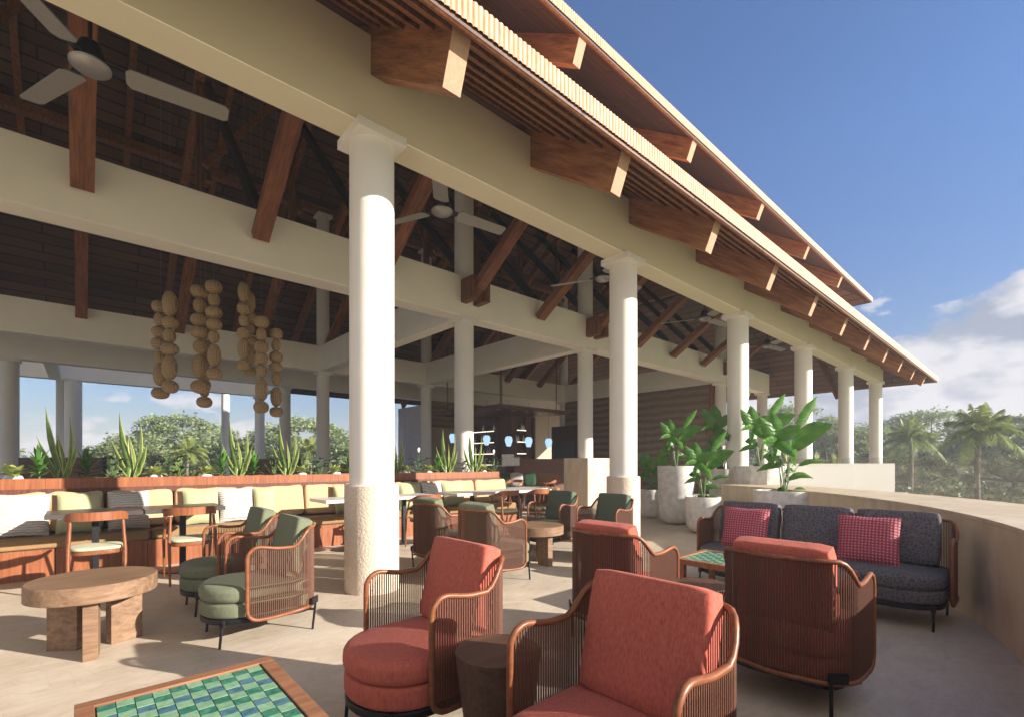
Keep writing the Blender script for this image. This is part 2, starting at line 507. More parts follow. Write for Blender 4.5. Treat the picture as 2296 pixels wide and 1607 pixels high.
# ------------------------------------------------------------------ mesh helpers
class MB:
    def __init__(self):
        self.v, self.f, self.mi = [], [], []
        self.cur = 0

    def add(self, vs, fs):
        o = len(self.v)
        self.v.extend([tuple(p) for p in vs])
        for f in fs:
            self.f.append(tuple(i + o for i in f))
            self.mi.append(self.cur)
        return self

    def box(self, x0, x1, y0, y1, z0, z1):
        vs = [(x, y, z) for z in (z0, z1) for x, y in ((x0, y0), (x1, y0), (x1, y1), (x0, y1))]
        return self.add(vs, [(3, 2, 1, 0), (4, 5, 6, 7), (0, 1, 5, 4), (1, 2, 6, 5), (2, 3, 7, 6), (3, 0, 4, 7)])

    def cbox(self, c, s, rz=0.0, mat=None):
        hx, hy, hz = s[0] / 2, s[1] / 2, s[2] / 2
        mt = mat or Matrix.Rotation(rz, 3, 'Z')
        vs = []
        for z in (-hz, hz):
            for x, y in ((-hx, -hy), (hx, -hy), (hx, hy), (-hx, hy)):
                q = mt @ Vector((x, y, z))
                vs.append((q.x + c[0], q.y + c[1], q.z + c[2]))
        return self.add(vs, [(3, 2, 1, 0), (4, 5, 6, 7), (0, 1, 5, 4), (1, 2, 6, 5), (2, 3, 7, 6), (3, 0, 4, 7)])

    def bar(self, a, b, w, h, up=(0, 0, 1)):
        """square bar from a to b; w across, h along up"""
        a, b = Vector(a), Vector(b)
        d = (b - a).normalized()
        s = d.cross(Vector(up)).normalized()
        u = s.cross(d).normalized()
        vs = []
        for q in (a, b):
            for i, j in ((-1, -1), (1, -1), (1, 1), (-1, 1)):
                vs.append(q + s * (i * w / 2) + u * (j * h / 2))
        return self.add(vs, [(3, 2, 1, 0), (4, 5, 6, 7), (0, 1, 5, 4), (1, 2, 6, 5), (2, 3, 7, 6), (3, 0, 4, 7)])

    def prism_x(self, poly, x0, x1):
        """polygon in (y, z) pushed along x"""
        n = len(poly)
        vs = [(x0, y, z) for y, z in poly] + [(x1, y, z) for y, z in poly]
        fs = [tuple(range(n - 1, -1, -1)), tuple(range(n, 2 * n))]
        for i in range(n):
            j = (i + 1) % n
            fs.append((i, j, n + j, n + i))
        return self.add(vs, fs)

    def prism_y(self, poly, y0, y1):
        n = len(poly)
        vs = [(x, y0, z) for x, z in poly] + [(x, y1, z) for x, z in poly]
        fs = [tuple(range(n)), tuple(range(2 * n - 1, n - 1, -1))]
        for i in range(n):
            j = (i + 1) % n
            fs.append((j, i, n + i, n + j))
        return self.add(vs, fs)

    def prism_z(self, poly, z0, z1):
        n = len(poly)
        vs = [(x, y, z0) for x, y in poly] + [(x, y, z1) for x, y in poly]
        fs = [tuple(range(n - 1, -1, -1)), tuple(range(n, 2 * n))]
        for i in range(n):
            j = (i + 1) % n
            fs.append((i, j, n + j, n + i))
        return self.add(vs, fs)

    def tube(self, pts, r, n=8, closed=False, rr=None, cap=True):
        pts = [Vector(p) for p in pts]
        m = len(pts)
        rings = []
        prev = None
        for i, p in enumerate(pts):
            if closed:
                d = (pts[(i + 1) % m] - pts[i - 1]).normalized()
            else:
                d = (pts[min(i + 1, m - 1)] - pts[max(i - 1, 0)]).normalized()
            ref = prev if prev is not None else (Vector((0, 0, 1)) if abs(d.z) < 0.9 else Vector((1, 0, 0)))
            u = (ref - d * ref.dot(d)).normalized()
            prev = u
            w = d.cross(u)
            q = rr[i] if rr else r
            rings.append([p + (u * math.cos(2 * math.pi * k / n) + w * math.sin(2 * math.pi * k / n)) * q for k in range(n)])
        vs = [q for rg in rings for q in rg]
        fs = []
        last = m if closed else m - 1
        for i in range(last):
            j = (i + 1) % m
            for k in range(n):
                l = (k + 1) % n
                fs.append((i * n + k, j * n + k, j * n + l, i * n + l)[::-1])
        if not closed and cap:
            fs.append(tuple(range(n)))
            fs.append(tuple(range(m * n - 1, (m - 1) * n - 1, -1)))
        return self.add(vs, fs)

    def lathe(self, prof, n=24, c=(0, 0, 0)):
        """profile list of (r, z); closed on the axis where r == 0"""
        vs, fs = [], []
        for r, z in prof:
            for k in range(n):
                a = 2 * math.pi * k / n
                vs.append((c[0] + r * math.cos(a), c[1] + r * math.sin(a), c[2] + z))
        for i in range(len(prof) - 1):
            for k in range(n):
                l = (k + 1) % n
                fs.append((i * n + k, i * n + l, (i + 1) * n + l, (i + 1) * n + k))
        fs.append(tuple(range(n - 1, -1, -1)))
        b = (len(prof) - 1) * n
        fs.append(tuple(range(b, b + n)))
        return self.add(vs, fs)

    def puff(self, c, s, n=10, p=6.0, mt=None, bulge=0.0):
        """rounded box: a subdivided cube pulled in by a p-norm"""
        idx, vs, fs = {}, [], []
        c = Vector(c)

        def vert(q):
            key = tuple(round(t, 5) for t in q)
            if key not in idx:
                l = sum(abs(t) ** p for t in q) ** (1 / p)
                w = Vector(q) / l
                w = Vector((w.x * s[0] / 2, w.y * s[1] / 2, w.z * s[2] / 2))
                if bulge:
                    w.x *= 1 + bulge * (1 - (2 * w.y / s[1]) ** 2) * (1 - (2 * w.z / s[2]) ** 2)
                if mt:
                    w = mt @ w
                idx[key] = len(vs)
                vs.append(c + w)
            return idx[key]
        for ax in range(3):
            for sg in (-1, 1):
                for i in range(n):
                    for j in range(n):
                        q4 = []
                        for di, dj in ((0, 0), (1, 0), (1, 1), (0, 1)):
                            u = math.tan((-1 + 2 * (i + di) / n) * math.pi / 4)
                            w = math.tan((-1 + 2 * (j + dj) / n) * math.pi / 4)
                            q = [0, 0, 0]
                            q[ax] = sg
                            q[(ax + 1) % 3] = u
                            q[(ax + 2) % 3] = w
                            q4.append(vert(q))
                        fs.append(tuple(q4) if sg > 0 else tuple(q4[::-1]))
        return self.add(vs, fs)

    def pad(self, outline, z0, z1, r=0.03, dome=0.0, seg=4):
        """cushion of any convex outline with rounded top and bottom rims"""
        n = len(outline)
        cx = sum(p[0] for p in outline) / n
        cy = sum(p[1] for p in outline) / n
        rings = []

        def ring(ins, z):
            out = []
            for x, y in outline:
                d = math.hypot(x - cx, y - cy)
                k = max(0.0, (d - ins) / d)
                out.append((cx + (x - cx) * k, cy + (y - cy) * k, z))
            return out
        for i in range(seg + 1):
            t = math.pi / 2 * i / seg
            rings.append(ring(r * (1 - math.sin(t)), z0 + r * (1 - math.cos(t))))
        for i in range(seg + 1):
            t = math.pi / 2 * i / seg
            rings.append(ring(r * (1 - math.cos(t)), z1 - r * (1 - math.sin(t))))
        for k, zz in ((0.75, dome * 0.45), (0.45, dome * 0.85), (0.15, dome)):
            rings.append([(cx + (x - cx) * k, cy + (y - cy) * k, z1 + zz) for x, y, _ in rings[2 * seg + 1]])
        vs = [q for rg in rings for q in rg]
        fs = []
        for i in range(len(rings) - 1):
            for k in range(n):
                l = (k + 1) % n
                fs.append((i * n + k, i * n + l, (i + 1) * n + l, (i + 1) * n + k))
        fs.append(tuple(range(n - 1, -1, -1)))
        b = (len(rings) - 1) * n
        fs.append(tuple(range(b, b + n)))
        return self.add(vs, fs)

    def build(self, name, mat, parent=None, smooth=30, bevel=0.0):
        me = bpy.data.meshes.new(name)
        me.from_pydata(self.v, [], self.f)
        mats = mat if isinstance(mat, (list, tuple)) else [mat]
        for q in mats:
            me.materials.append(M[q])
        if len(mats) > 1:
            me.polygons.foreach_set('material_index', self.mi)
        if smooth:
            me.polygons.foreach_set('use_smooth', [True] * len(me.polygons))
            me.set_sharp_from_angle(angle=R(smooth))
        me.update()
        o = bpy.data.objects.new(name, me)
        C.objects.link(o)
        if parent:
            o.parent = parent
        if bevel:
            b = o.modifiers.new('bevel', 'BEVEL')
            b.width = bevel
            b.segments = 2
            b.limit_method = 'ANGLE'
        return o


def pillow_mb(w, h, thick, yz=False):
    """square pillow with pinched edges; lies in x-z, or in y-z"""
    g, n_ = MB(), 16
    vs, fs = [], []
    for sgn in (-1, 1):
        for r_ in range(n_ + 1):
            for c_ in range(n_ + 1):
                U, V = -1 + 2 * c_ / n_, -1 + 2 * r_ / n_
                pin = 1 - 0.07 * (1 - abs(U)) ** 0.9 * (abs(V) ** 3)
                pinx = 1 - 0.05 * (1 - V * V) * abs(U) ** 3
                th = thick * max(0.0, (1 - abs(U) ** 2.4) * (1 - abs(V) ** 2.4)) ** 0.5
                p = (U * w / 2 * pinx, sgn * -th, V * h / 2 * pin)
                vs.append((-p[1], p[0], p[2]) if yz else p)
    m = (n_ + 1) ** 2
    for s in range(2):
        for r_ in range(n_):
            for c_ in range(n_):
                q = s * m + r_ * (n_ + 1) + c_
                f = (q, q + 1, q + n_ + 2, q + n_ + 1)
                fs.append(f[::-1] if s == 1 else f)
    return g.add(vs, fs)


def tag(o, label=None, cat=None, group=None, kind=None):
    if label:
        o['label'] = label
    if cat:
        o['category'] = cat
    if group:
        o['group'] = group
    if kind:
        o['kind'] = kind
    return o


def empty(name, loc, rz=0.0, label=None, cat=None, group=None, scale=None):
    o = bpy.data.objects.new(name, None)
    o.empty_display_size = 0.2
    o.location = loc
    o.rotation_euler = (0, 0, rz)
    if scale:
        o.scale = (scale, scale, scale)
    C.objects.link(o)
    return tag(o, label, cat, group)




def copy_tree(o, loc=None, rz=None, label=None, parent=None, scale=None):
    c = o.copy()
    C.objects.link(c)
    if parent:
        c.parent = parent
    for ch in [x for x in o.children]:
        copy_tree(ch, parent=c)
    if loc is not None:
        c.location = loc
    if rz is not None:
        c.rotation_euler = (0, 0, rz)
    if scale:
        c.scale = (scale, scale, scale)
    if label:
        c['label'] = label
    return c


ORD = ['first', 'second', 'third', 'fourth', 'fifth', 'sixth', 'seventh', 'eighth', 'ninth', 'tenth', 'eleventh', 'twelfth',
       'thirteenth', 'fourteenth']
# ================================================================== SETTING
FX = (0.669, 0.743)


def at(px, d):
    """ground point seen at photograph column px (0..4000), d metres in front of the camera"""
    u = (px - 2000) / 1872.8
    return ((FX[0] + FX[1] * u) * d, (FX[1] - FX[0] * u) * d)


g = MB()
n = 48
g.prism_z([(700 * math.cos(2 * math.pi * k / n), 700 * math.sin(2 * math.pi * k / n)) for k in range(n)], -5.2, -5.0)
tag(g.build('ground', 'grass_ground', smooth=0), kind='structure')
g = MB()
g.box(-260, 260, -420, -4.0, -4.995, -4.96)  # unseen pale ground added behind the camera to bounce sunlight onto the beams
tag(g.build('bounce_ground', 'bounce_pale', smooth=0), kind='structure')

PC = (2.54, 7.15)
RI, RO = 7.3, 8.36


def arc(rad, a0, a1, k):
    return [(PC[0] + rad * math.cos(R(a0 + (a1 - a0) * i / k)), PC[1] + rad * math.sin(R(a0 + (a1 - a0) * i / k))) for i in range(k + 1)]


fl = arc(RO - 0.02, -150, -24, 60)
poly = [(-16, fl[0][1])] + fl + [(10.9, 3.9), (26.2, 3.9), (26.2, 36), (-16, 36)]
g = MB()
g.prism_z(poly, -5.0, 0.0)
tag(g.build('floor', 'limestone_floor', smooth=0), kind='structure')

# curved parapet with its wide coping
inner, outer = arc(RI, -118, -24, 80), arc(RO, -118, -24, 80)
g = MB()
n = len(inner)
vs = [(x, y, 0.0) for x, y in inner] + [(x, y, 0.80) for x, y in inner] + [(x, y, 0.80) for x, y in outer] + [(x, y, 0.0) for x, y in outer]
fs = []
for i in range(n - 1):
    for a, b in ((0, 1), (1, 2), (2, 3)):
        fs.append((a * n + i, b * n + i, b * n + i + 1, a * n + i + 1))
fs += [(0, 3 * n, 2 * n, n), (n - 1, 2 * n - 1, 3 * n - 1, 4 * n - 1)]
g.add(vs, fs)
par = tag(g.build('parapet_wall', 'parapet_stone', smooth=20), 'low curved terrace wall of beige veined stone behind the dark sofa', 'wall')
g = MB()
ci, co = arc(RI - 0.004, -118, -24, 80), arc(RO + 0.01, -118, -24, 80)
vs = [(x, y, 0.803) for x, y in ci] + [(x, y, 0.833) for x, y in ci] + [(x, y, 0.833) for x, y in co] + [(x, y, 0.803) for x, y in co]
fs = []
for i in range(n - 1):
    for a in range(4):
        b = (a + 1) % 4
        fs.append((a * n + i, b * n + i, b * n + i + 1, a * n + i + 1))
fs += [(0, 3 * n, 2 * n, n), (n - 1, 2 * n - 1, 3 * n - 1, 4 * n - 1)]
g.add(vs, fs)
g.build('coping', 'parapet_stone', par, smooth=20)

bal = empty('glass_balustrade', (*at(3700, 5.6), 0.83), 0, 'frameless clear glass balustrade standing on the curved stone coping', 'balustrade')
bal_off = Vector(bal.location)
a0 = -108.0
while a0 < -27:
    a1 = a0 + 7.6
    g = MB()
    o0, o1 = arc(8.16, a0 + 0.07, a1 - 0.07, 6), arc(8.172, a0 + 0.07, a1 - 0.07, 6)
    pts = o0 + o1[::-1]
    g.prism_z([(x - bal_off.x, y - bal_off.y) for x, y in pts], 0.005, 0.50)
    g.build('glass_panel', 'rail_glass', bal, smooth=30)
    a0 = a1

# ------------------------------------------------------------------ the pavilion
ROWX = [2.156 + 4.25 * k for k in range(-2, 6)]
Y1, Y2, Y3, Y4, Y5 = 4.476, 8.726, 17.15, 21.4, 25.6
ZS, ZT = 4.457, 5.33
XL = -14.0
pav = empty('open_pavilion', (0, 12.94, 0), 0, 'large open pavilion with white round columns and a two-tier timber roof', 'building')
PO = (0, -12.94, 0)


def P(mb, name, mat, parent=None, **kw):
    """a part of the pavilion, vertices given in world coordinates"""
    o = mb.build(name, mat, parent or pav, **kw)
    if parent is None:
        o.location = PO
    return o


def column(x, y, top=ZS, clad=0.0, z0=0.0, r=0.215, upper=None):
    g = MB()
    g.lathe([(r, z0), (r, top - 0.08)], 40, (x, y, 0))
    c = P(g, 'column', 'plaster')
    g = MB()
    g.box(x - 0.25, x + 0.25, y - 0.25, y + 0.25, top - 0.088, top + 0.003)
    P(g, 'capital', 'plaster', c, bevel=0.004)
    if clad:
        g = MB()
        g.lathe([(0.262, 0.0), (0.262, clad - 0.012), (0.25, clad)], 40, (x, y, 0))
        P(g, 'stone_cladding', 'rough_stone', c)
    return c


for x in ROWX[1:]:
    column(x, Y1, clad=1.04)
for x in (ROWX[3], ROWX[4], ROWX[6], ROWX[7]):
    column(x, Y2)
    if x < 23:
        column(x, Y2, top=10.0, z0=ZT - 0.02, r=0.212)
for x in (ROWX[3], ROWX[4], ROWX[6]):
    column(x, Y3)
    column(x, Y3, top=10.0, z0=ZT - 0.02, r=0.212)
column(-1.62, Y4)
for x in (ROWX[3], ROWX[4]):
    column(x, Y4)
column(-0.2, 24.9, r=0.26)
column(6.5, Y5)
column(-0.62, 33.0, top=6.5, r=0.29)
column(6.5, 33.0, top=6.5)


def beam_x(x0, x1, y, w=0.344, z0=ZS, z1=ZT, mat='beam_plaster', yc=None):
    g = MB()
    g.box(x0, x1, y - w / 2, y + w / 2, z0, z1)
    return P(g, 'beam', mat, bevel=0.006)


def beam_y(x, y0, y1, w=0.344, z0=ZS, z1=ZT):
    g = MB()
    g.box(x - w / 2, x + w / 2, y0, y1, z0, z1)
    return P(g, 'beam', 'beam_plaster', bevel=0.006)


beam_x(XL, 23.8, Y1, mat='eave_beam_bounce')
beam_x(XL, 23.65, Y2, 0.44)
beam_x(XL, 23.65, Y3, 0.40)
beam_x(XL, 23.65, Y4, 0.40)
beam_x(XL, 6.75, Y5 - 0.2, 0.40)
for x in (ROWX[3], ROWX[4], ROWX[6]):
    beam_y(x, Y2 + 0.222, Y3 - 0.202)
for x in (-1.62, ROWX[3]):
    beam_y(x + (0.9 if x < 0 else 0), Y4 + 0.202, Y5 - 0.402, 0.34, ZS + 0.003, ZT - 0.003)
for y in (Y2, Y3):
    g = MB()
    g.box(-3, 19.6, y - 0.13, y + 0.13, 10.005, 10.26)
    P(g, 'wall_plate', 'timber', bevel=0.008)

g = MB()
g.box(-13, 7.4, 26.4, 35.0, 6.52, 6.8)
P(g, 'wing_roof', 'beam_plaster', smooth=0)

SL = 0.68


def zl(y):                      # underside of the lower roof, near slope
    return 2.503 + SL * y


def zu(y):                      # underside of the upper roof, near slope
    return 4.59 + SL * y


YR = 12.94


def slab(name, pts, t, mat, parent=None, lift=0.0, mats=None):
    g = MB()
    k = len(pts)
    vs = [(x, y, z + lift) for x, y, z in pts] + [(x, y, z + t + lift) for x, y, z in pts]
    fs = [tuple(range(k - 1, -1, -1)), tuple(range(k, 2 * k))]
    for i in range(k):
        j = (i + 1) % k
        fs.append((i, j, k + j, k + i))
    g.add(vs, fs)
    return P(g, name, mat, parent, smooth=0)


E1, EX = 2.83, 25.15
near = [(XL, E1, zl(E1)), (EX, E1, zl(E1)), (19.15, 8.72, zl(8.72)), (XL, 8.72, zl(8.72))]
hip = [(EX, E1, zl(E1)), (EX, 23.16, zl(E1)), (19.15, 17.16, zl(8.72)), (19.15, 8.72, zl(8.72))]
far1 = [(6.85, 17.16, zl(8.72)), (19.15, 17.16, zl(8.72)), (EX, 23.16, zl(E1)), (6.85, 23.16, zl(E1))]
far2 = [(XL, 17.16, zl(8.72)), (6.82, 17.16, zl(8.72)), (6.82, 21.55, zl(25.88 - 21.55)), (XL, 21.55, zl(25.88 - 21.55))]
roof = None
for nm, pts in (('x', near), ('y', hip), ('x', far1), ('x', far2)):
    lo = slab('roof', pts, 0.05, 'ceiling_boards' if nm == 'x' else 'ceiling_boards_end')
    slab('roof_tiles', pts, 0.075, 'roof_tile', lo, 0.055)
E2, EX2 = 4.75, 24.2
AP = EX2 - (YR - E2)
un = [(XL, E2, zu(E2)), (EX2, E2, zu(E2)), (AP, YR, zu(YR)), (XL, YR, zu(YR))]
uh = [(EX2, E2, zu(E2)), (EX2, 25.88 - E2, zu(E2)), (AP, YR, zu(YR))]
uf = [(XL, YR, zu(YR)), (AP, YR, zu(YR)), (EX2, 25.88 - E2, zu(E2)), (XL, 25.88 - E2, zu(E2))]
for nm, pts in (('s', un), ('y', uh), ('x', uf)):
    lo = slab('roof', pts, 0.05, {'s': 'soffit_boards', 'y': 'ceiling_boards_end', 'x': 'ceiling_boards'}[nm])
    slab('roof_tiles', pts, 0.075, 'roof_tile', lo, 0.055)


# tile ends along both eaves, a scalloped strip, and a thin timber drip board under it
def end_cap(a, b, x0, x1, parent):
    """saw cut on the end of a rafter, sunlight painted in as a paler colour, 3 mm proud"""
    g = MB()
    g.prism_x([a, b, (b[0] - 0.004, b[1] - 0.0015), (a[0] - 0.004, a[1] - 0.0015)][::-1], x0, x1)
    P(g, 'cut_end', 'sunlit_end_grain', parent, smooth=0)


def eave_strip(name, ye, z0, z1, x0, x1, step):
    g = MB()
    vs, k = [], 0
    x = x0
    while x < x1 - 0.001:
        for t in (0.0, 0.12, 0.3, 0.5, 0.7, 0.88):
            yy = ye - 0.014 * (math.sin(math.pi * t) ** 0.5 if 0 < t < 1 else 0.0)
            vs.append((x + t * step, yy, z0 + random.uniform(-0.003, 0.003)))
            vs.append((x + t * step, yy, z1 + 0.004 * math.sin(math.pi * t)))
            vs.append((x + t * step, ye + 0.22, z1 + 0.19))
            k += 1
        x += step
    fs = []
    for i in range(k - 1):
        a, b = 3 * i, 3 * i + 3
        fs += [(a, b, b + 1, a + 1), (a + 1, b + 1, b + 2, a + 2)]
    g.add(vs, fs)
    P(g, name, 'roof_tile', smooth=40)


eave_strip('tile_edge', E1 - 0.01, zl(E1) + 0.035, zl(E1) + 0.215, 0.8, EX + 0.02, 0.05)
eave_strip('tile_edge', E2 - 0.01, zu(E2) + 0.035, zu(E2) + 0.20, 1.0, EX2 + 0.02, 0.05)
for ye, zf, x1 in ((E1, zl, EX), (E2, zu, EX2)):
    g = MB()
    g.prism_x([(ye + 0.003, zf(ye) - 0.002), (ye + 0.02, zf(ye) - 0.012), (ye + 0.08, zf(ye) + 0.03), (ye + 0.08, zf(ye + 0.08) - 0.004)], XL, x1 - 0.02)
    P(g, 'drip_board', 'timber', smooth=0)
# battens seen under the front eave
for i in range(6):
    y = E1 + 0.13 + i * 0.235
    g = MB()
    g.prism_x([(y, zl(y) - 0.045), (y + 0.10, zl(y + 0.10) - 0.045), (y + 0.10, zl(y + 0.10) - 0.002), (y, zl(y) - 0.002)], XL, EX - 0.16 - i * 0.235)
    P(g, 'batten', 'timber', smooth=0)

TX = [2.145 + 2.125 * k for k in range(-4, 11)]
W2 = 0.084
for x in TX:
    # lower rafter with its cut tail
    ym = min(8.5, E1 + (EX - x) - 0.12)
    g = MB()
    g.prism_x([(2.943, zl(2.943) - 0.004), (3.09, 4.125), (4.30, 4.95), (ym, zl(ym) - 0.48), (ym, zl(ym) - 0.05)], x - W2, x + W2)
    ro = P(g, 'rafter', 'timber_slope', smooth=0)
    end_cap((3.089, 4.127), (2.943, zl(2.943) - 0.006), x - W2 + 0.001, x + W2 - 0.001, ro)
    if x > 19.2:
        continue
    g = MB()
    g.prism_x([(8.96, zl(8.96) - 0.40), (YR, zl(YR) - 0.40), (YR, zl(YR) - 0.08), (8.96, zl(8.96) - 0.08)], x - 0.07, x + 0.07)
    P(g, 'rafter', 'timber', smooth=0)
    ye = 22.85 if x > 6.9 else 21.1
    g = MB()
    m_ = 25.88
    g.prism_x([(YR + 0.01, zl(YR) - 0.40), (ye, zl(m_ - ye) - 0.40), (ye + 0.1, zl(m_ - ye) - 0.10), (YR + 0.01, zl(YR) - 0.05)], x - W2, x + W2)
    P(g, 'rafter', 'timber', smooth=0)
    # king post and raking struts
    g = MB()
    g.bar((x, 13.7, 7.6), (x, 13.7, 12.3), 0.15, 0.15, (1, 0, 0))
    P(g, 'post', 'timber_up', smooth=0)
    g = MB()
    g.bar((x + 0.16, 13.5, 8.0), (x + 0.16, 15.4, 10.6), 0.11, 0.13, (1, 0, 0))
    P(g, 'strut', 'timber', smooth=0)
    g = MB()
    g.bar((x + 0.02, 8.64, 5.40), (x + 0.02, 12.85, 9.9), 0.17, 0.12, (1, 0, 0))
    P(g, 'steel_strut', 'black_metal', smooth=0)
    # strut falling to the face of the inner beams
    g = MB()
    g.bar((x, 8.42, 4.86), (x, 6.05, 6.50), 0.17, 0.24, (1, 0, 0))
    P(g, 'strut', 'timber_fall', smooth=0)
    g = MB()
    g.bar((x, 16.9, 5.08), (x, 14.4, 6.95), 0.17, 0.24, (1, 0, 0))
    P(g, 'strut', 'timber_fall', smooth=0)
    # upper rafters
    g = MB()
    ye2 = 20.9
    g.prism_x([(YR + 0.01, zu(YR) - 0.32), (ye2, zu(m_ - ye2) - 0.32), (ye2, zu(m_ - ye2) - 0.03), (YR + 0.01, zu(YR) - 0.03)], x + 0.9, x + 1.04)
    P(g, 'rafter', 'timber', smooth=0)
for i in range(6):              # rafter tails of the upper roof
    x = 5.71 + 3.56 * (i - 1)
    ym = min(8.4, E2 + (EX2 - x) - 0.1)
    g = MB()
    g.prism_x([(4.785, zu(4.785) - 0.004), (4.93, 7.475), (ym, zu(ym) - 0.44), (ym, zu(ym) - 0.004)], x, x + 0.17)
    ro = P(g, 'rafter', 'timber_slope', smooth=0)
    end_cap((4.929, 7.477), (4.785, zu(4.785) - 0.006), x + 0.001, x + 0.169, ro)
# long diagonal ties under the ridge
for x in TX[2:9:2]:
    g = MB()
    g.bar((x, 13.0, 8.1), (x + 2.1, 13.0, 11.2), 0.12, 0.14)
    P(g, 'brace', 'timber', smooth=0)
# boxed timber brackets at the inner columns
for x in (ROWX[3], ROWX[4], ROWX[6]):
    g = MB()
    for s in (-1, 1):
        g.cbox((x + s * 0.17, Y2 - 0.42, 4.98), (0.15, 0.42, 0.50))
    P(g, 'bracket', 'timber_up', smooth=0, bevel=0.006)
g = MB()
g.bar((23.2, 6.3, 5.6), (23.4, 5.72, 3.93), 0.2, 0.17, (1, 0, 0))
P(g, 'strut', 'timber_up', smooth=0)

# feature wall, rear wall, plinth, white terrace wall
g = MB()
g.box(19.03, 19.29, Y2 + 0.35, Y3 - 0.2, 0, ZS - 0.01)
tag(g.build('stone_wall', 'cast_blocks', smooth=0), 'brown coursed stone wall rising to the beam behind the potted plants', 'wall')
g = MB()
g.box(18.9, 19.32, Y2 + 0.23, Y2 + 0.345, 0, ZS - 0.02)
tag(g.build('door_frame_post', 'red_wood', smooth=0), 'red-brown timber edge board at the end of the stone wall', 'board')
g = MB()
g.box(13.25, 23.6, 21.0, 21.18, 0, ZS - 0.01)
tag(g.build('rear_wall', 'cream_wall', smooth=0), 'plain beige rear wall behind the bar', 'wall')
g = MB()
g.box(13.2, 20.5, 20.80, 20.98, 3.1, 4.40)
tag(g.build('wall_panel', 'cast_blocks', smooth=0), 'dark brown panel high on the rear wall above the bar', 'panel')
g = MB()
g.box(10.22, 11.35, 8.28, 9.15, 0, 1.385)
tag(g.build('stone_plinth', 'parapet_stone', smooth=0, bevel=0.006), 'tall beige stone plinth block around the foot of an inner column', 'plinth')
g = MB()
g.box(11.0, 23.9, 3.95, 4.12, 0, 1.235)
tag(g.build('terrace_wall', 'planter_white', smooth=0, bevel=0.01), 'straight off-white terrace wall outside the front columns', 'wall')
g = MB()
g.box(11.5, 24.0, 4.75, 4.95, 0, 1.15)
tag(g.build('side_wall', 'cream_wall', smooth=0), 'cream low wall behind the tall potted plants', 'wall')

# curtain
g = MB()
vs, fs = [], []
k = 90
for i in range(k + 1):
    y = 20.45 + 2.3 * i / k
    x = 12.5 + 0.07 * math.sin(i * 0.9) + 0.03 * math.sin(i * 2.3)
    for dx in (0.0, 0.012):
        vs += [(x + dx, y, 0.05), (x + dx, y, 4.1)]
for i in range(k):
    a, b = 4 * i, 4 * i + 4
    fs += [(a, b, b + 1, a + 1), (a + 2, a + 3, b + 3, b + 2), (a + 1, b + 1, b + 3, a + 3)]
g.add(vs, fs)
tag(g.build('curtain', 'curtain_cloth'), 'tall pale lilac curtain hanging in folds at the far side', 'curtain')

# ================================================================== BAR
can = empty('bar_canopy', (12.9, 15.0, 3.25), 0, 'dark timber canopy hung on black rods over the bar', 'canopy')
g = MB()
g.box(-1.85, 1.9, -2.1, 2.2, 0, 0.10)
g.build('canopy_board', 'bar_wood', can, smooth=0)
g = MB()
g.box(-1.78, 1.83, -2.03, 2.13, -0.02, -0.003)
g.build('soffit_grid', 'bar_wood', can, smooth=0)
for x, y in ((-1.5, -1.7), (1.5, -1.7), (-1.5, 1.7), (1.5, 1.7)):
    g = MB()
    g.lathe([(0.018, 0.1), (0.018, 5.0)], 8, (x, y, 0))
    g.build('hanging_rod', 'black_metal', can)
for i in range(5):
    g = MB()
    g.lathe([(0.09, -0.035), (0.09, -0.022)], 16, (-1.5 + 0.72 * i, -1.6, 0))
    g.build('downlight', 'brushed_metal', can)

tow = empty('bottle_cabinet', (13.05, 14.5, 0), 0, 'dark timber back bar with lit shelves of bottles', 'cabinet')
g = MB()
g.box(0.12, 1.35, 0.12, 3.8, 0, 3.2)
g.build('cabinet_body', 'bar_wood', tow, smooth=0)
for y0, y1 in ((0.0, 0.1), (0.95, 1.06), (2.85, 2.95), (3.7, 3.8)):
    g = MB()
    g.box(0.0, 0.117, y0, y1, 0, 3.19)
    g.build('upright', 'bar_wood', tow, smooth=0)
for x0, x1 in ((0.121, 0.22), (0.75, 0.9), (1.26, 1.35)):
    g = MB()
    g.box(x0, x1, 0.0, 0.117, 0, 3.19)
    g.build('upright', 'bar_wood', tow, smooth=0)
for z in (1.15, 1.62, 2.1, 2.58):
    g = MB()
    g.box(-0.06, 0.115, 1.07, 2.84, z, z + 0.03)
    sh = g.build('shelf', 'bar_wood', tow, smooth=0)
    g = MB()
    g.box(-0.068, -0.062, 1.07, 2.84, z, z + 0.03)
    g.build('light_strip', 'lit_strip', sh, smooth=0)
    g = MB()
    g.box(0.23, 0.74, -0.06, 0.115, z, z + 0.03)
    sh = g.build('shelf', 'bar_wood', tow, smooth=0)
    g = MB()
    g.box(0.23, 0.74, -0.068, -0.062, z, z + 0.03)
    g.build('light_strip', 'lit_strip', sh, smooth=0)


def bottle_bm(h, r):
    g = MB()
    g.lathe([(r, 0), (r, h * 0.58), (r * 0.35, h * 0.75), (r * 0.33, h)], 8)
    return g


